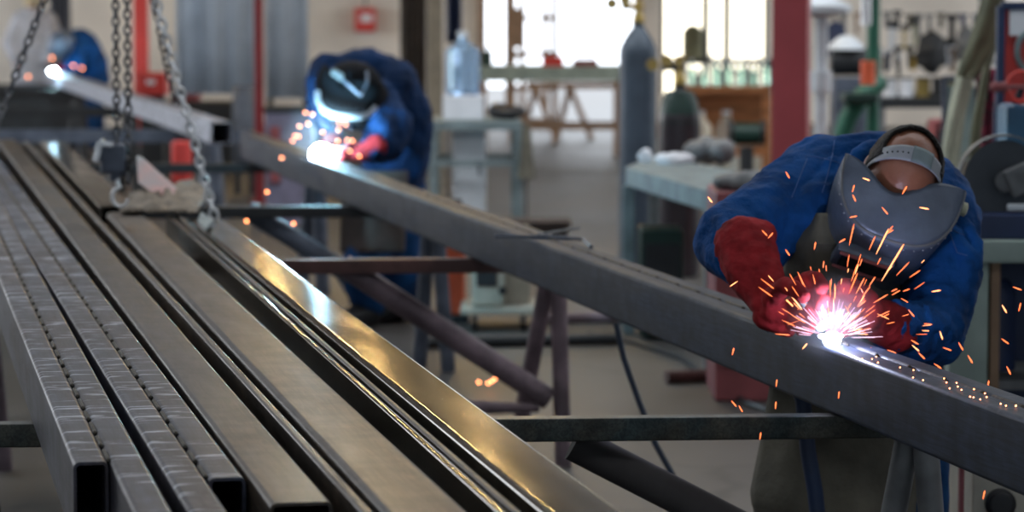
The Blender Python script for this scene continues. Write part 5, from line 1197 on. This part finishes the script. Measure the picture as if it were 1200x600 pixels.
dc = P(1176, 212, Yw - 0.05)
MB().lathe([(0.03, -0.004), (0.128, -0.004), (0.128, 0.004), (0.03, 0.004)], dc, Vector((0.12, -1, 0)), 40).build('disc', 'disc', sw)
gp = [dc + Vector((0.14 * math.cos(math.radians(a)), 0, 0.14 * math.sin(math.radians(a)))) for a in range(40, 205, 8)]
q = MB(); q.loft([[p + Vector((0, -0.03, 0)), p + Vector((0, 0.03, 0)), p + Vector((0, 0.03, 0)) * 1 + (p - dc) * 0.04, p + Vector((0, -0.03, 0)) + (p - dc) * 0.04] for p in gp]); q.build('disc_guard', 'pipe_grey', sw)
MB().tube([dc + Vector((0, -0.03, 0)), dc + Vector((0, -0.05, 0))], 0.032, 16).build('hub', 'pipe_grey', sw)
MB().tube([dc + Vector((0.0, 0.02, 0)), dc + Vector((0.02, 0.22, 0.02))], 0.06, 18).build('motor', 'blue_paint', sw)
MB().box(P(1196, 210, Yw - 0.1), (0.09, 0.05, 0.09), (Vector((0.9, 0, 0.4)), Vector((0, 1, 0)), Vector((-0.4, 0, 0.9))), 0.01).build('gear_case', 'pipe_grey', sw)
MB().bar(P(1190, 225, Yw + 0.05), P(1188, 262, Yw + 0.1), 0.05, 0.05, 0.006).build('pivot_post', 'blue_paint', sw)
MB().box(P(1194, 243, Yw - 0.12), (0.07, 0.03, 0.02), bev=0.004).build('clamp', 'white', sw)
c = place(1192, Yr + 0.9); t = thing('blue_machine', 'steel blue machine head with red handwheel above the saw', 'machine', c)
zz = 1.6 - 125 / 3512 * (Yr + 0.9)
MB().box(c + Vector((0.02, 0, zz - 0.12)), (0.14, 0.2, 0.26), bev=0.02).build('head', 'blue_paint', t); MB().box(c + Vector((0.04, 0.05, (zz - 0.22) / 2)), (0.08, 0.12, zz - 0.22), bev=0.01).build('column', 'blue_paint', t)
hw = c + Vector((0.0, -0.12, zz + 0.07)); MB().tube([hw + Vector((0.05 * math.cos(k_ * PI / 8), 0.0, 0.05 * math.sin(k_ * PI / 8))) for k_ in range(16)], 0.009, 8, closed=True).build('handwheel', 'red_bright', t)
MB().bar(hw + Vector((-0.09, 0, 0)), hw + Vector((0.08, 0, 0)), 0.016, 0.016, 0.003).build('wheel_spoke', 'red_dull', t); MB().tube([hw, hw + Vector((0, 0.12, -0.06))], 0.012, 8).build('spindle', 'dark', t)
for dx in (-0.09, -0.06): MB().ell(hw + Vector((dx, 0, 0)), (0.018, 0.018, 0.02), None, 12, 8).build('knob', 'red_dull', t)
# box at the lower corner
Yq = 7.3; zq = 1.6 - 548 / 3512 * Yq
c = place(1185, Yq); t = thing('junction_unit', 'cream welding unit with black round socket at the frame corner', 'welding machine', c)
MB().box((c.x + 0.04, Yq + 0.2, zq / 2 + 0.02), (0.24, 0.4, zq - 0.04), bev=0.008).build('case', 'cream', t)
MB().box((place(1133, Yq).x, Yq - 0.01, zq / 2), (0.012, 0.03, zq), bev=0.003).build('corner_strip', 'red_dull', t)
k0 = P(1172, 590, Yq - 0.0); MB().lathe([(0.038, 0), (0.038, 0.012), (0.03, 0.016), (0.03, 0.03), (0.022, 0.034)], k0, Vector((0, -1, 0)), 28).build('socket', 'black', t)
q = MB()
for k_ in range(3): q.tube([Vector((place(1114, 7.9).x + (0.07 + .012 * k_) * math.cos(a * PI / 12), 7.9 + 0.1 * math.sin(a * PI / 12), 0.012 + 0.016 * k_)) for a in range(24)], 0.010, 8, closed=True)
q = MB()
for k_ in range(3): q.tube([P(1114 + (14 - k_ * 2) * math.cos(a * PI / 12), 588 + 8 * math.sin(a * PI / 12) - 4 * k_, 7.9 + 0.05 * math.sin(a * PI / 12)) for a in range(24)], 0.007, 8, closed=True)
tag(q.build('cable_coil', 'pipe_grey'), 'small coil of grey cable beside the cream unit', 'cable coil')
st = place(1114, 7.98); q = MB(); zc = 1.6 - 596 / 3512 * 7.98; q.box(Vector((st.x, st.y, zc / 2 - 0.01)), (0.1, 0.12, zc - 0.02), bev=0.006); tag(q.build('cable_stand', 'dark'), 'dark low block carrying the cable coil', 'stand')
# low clutter on the floor behind the red-brown trestle
for px, py, l_, m, lab in ((610, 400, 0.9, 'dark', 'dark pipe lying on the floor behind the mauve trestle'), (760, 372, 1.1, 'pipe_mauve', 'rusty angle iron on the floor under the far side of beam'), (850, 440, 0.5, 'rust_rail', 'red-brown bar on the floor near the apron')):
    p = onz(px, py, 0.03); q = MB().tube([p + Vector((-l_ / 2, -0.05, 0)), p + Vector((l_ / 2, 0.1, 0))], 0.028, 12); tag(q.build('floor_pipe', m), lab, 'pipe')
# left: dark machine silhouettes behind the trestles
c = place(20, 33); t = thing('dark_machine', 'dark machine bed behind the helper', 'machine', c)
MB().box(c + Vector((-0.4, 0, 0.42)), (2.2, 0.5, 0.5), bev=0.03).build('bed', 'dark', t); MB().box(c + Vector((-0.9, 0, 0.08)), (0.3, 0.5, 0.2)).build('foot', 'dark', t); MB().box(c + Vector((0.4, 0, 0.08)), (0.3, 0.5, 0.2)).build('foot', 'dark', t)
MB().box(c + Vector((-1.1, 0, 0.8)), (0.3, 0.4, 0.3), bev=0.02).build('headstock', 'pipe_blue', t)
c = place(340, 21.5); t = thing('crate_stack', 'low violet-grey crate behind the sparks of second welder', 'crate', c)
MB().box(c + Vector((0, 0, 0.4)), (0.34, 0.4, 0.8), bev=0.01).build('crate_box', mat('violet grey paint', (0.16, 0.15, 0.22), 0.7), t); MB().box(c + Vector((-0.1, -0.21, 0.5)), (0.07, 0.02, 0.4)).build('red_strip', 'red_dull', t); MB().box(c + Vector((0, 0, 0.82)), (0.36, 0.42, 0.04)).build('lid', 'dark', t)
c = place(230, 28.0); t = thing('low_machine', 'dark low machine under the wide corrugated screen', 'machine', c)
MB().box(c + Vector((0, 0, 0.36)), (0.7, 0.4, 0.6), bev=0.03).build('body', 'dark', t); MB().box(c + Vector((-0.1, 0, 0.7)), (0.25, 0.3, 0.1), bev=0.02).build('cover', 'red_dull', t); MB().box(c + Vector((0, 0, 0.03)), (0.6, 0.34, 0.08)).build('skid', 'dark', t)
# tall dark door at far left wall area
drape('hanging_curtain', 'slate grey curtain hanging behind the helper', 'curtain', 58, 82, 36, 3.0, 0.0, mat('slate cloth', (0.10, 0.11, 0.14), 0.9), 0.05, 4)

# ================================================================ WARM HALL LAMPS (seen mirrored in the golden tube)
for i, (px, py) in enumerate(((312, 322), (423, 400), (560, 515))):
    D = (31, 25.4, 20.0)[i]; el = py / 3512; zl = CAMH + el * D; x = (px - 600) / 3512 * D
    c = Vector((x, D, zl)); t = thing('ceiling_lamp', 'warm bell-shaped lamp hanging from the roof, %s of the row' % ('far end', 'middle', 'near end')[i], 'lamp', c, 'hall lamps')
    MB().tube([c + Vector((0, 0, 0.25)), c + Vector((0, 0, H - zl))], 0.015, 8).build('rod', 'dark', t)
    MB().lathe([(0.06, 0.27), (0.10, 0.2), (0.28, 0.02), (0.285, 0.02), (0.11, 0.21), (0.06, 0.28)], c, Z, 24).build('lamp_shade', 'pipe_grey', t)
    MB().ell(c + Vector((0, 0, 0.0)), (0.085, 0.085, 0.085), None, 20, 12).build('bulb', 'lamp', t)
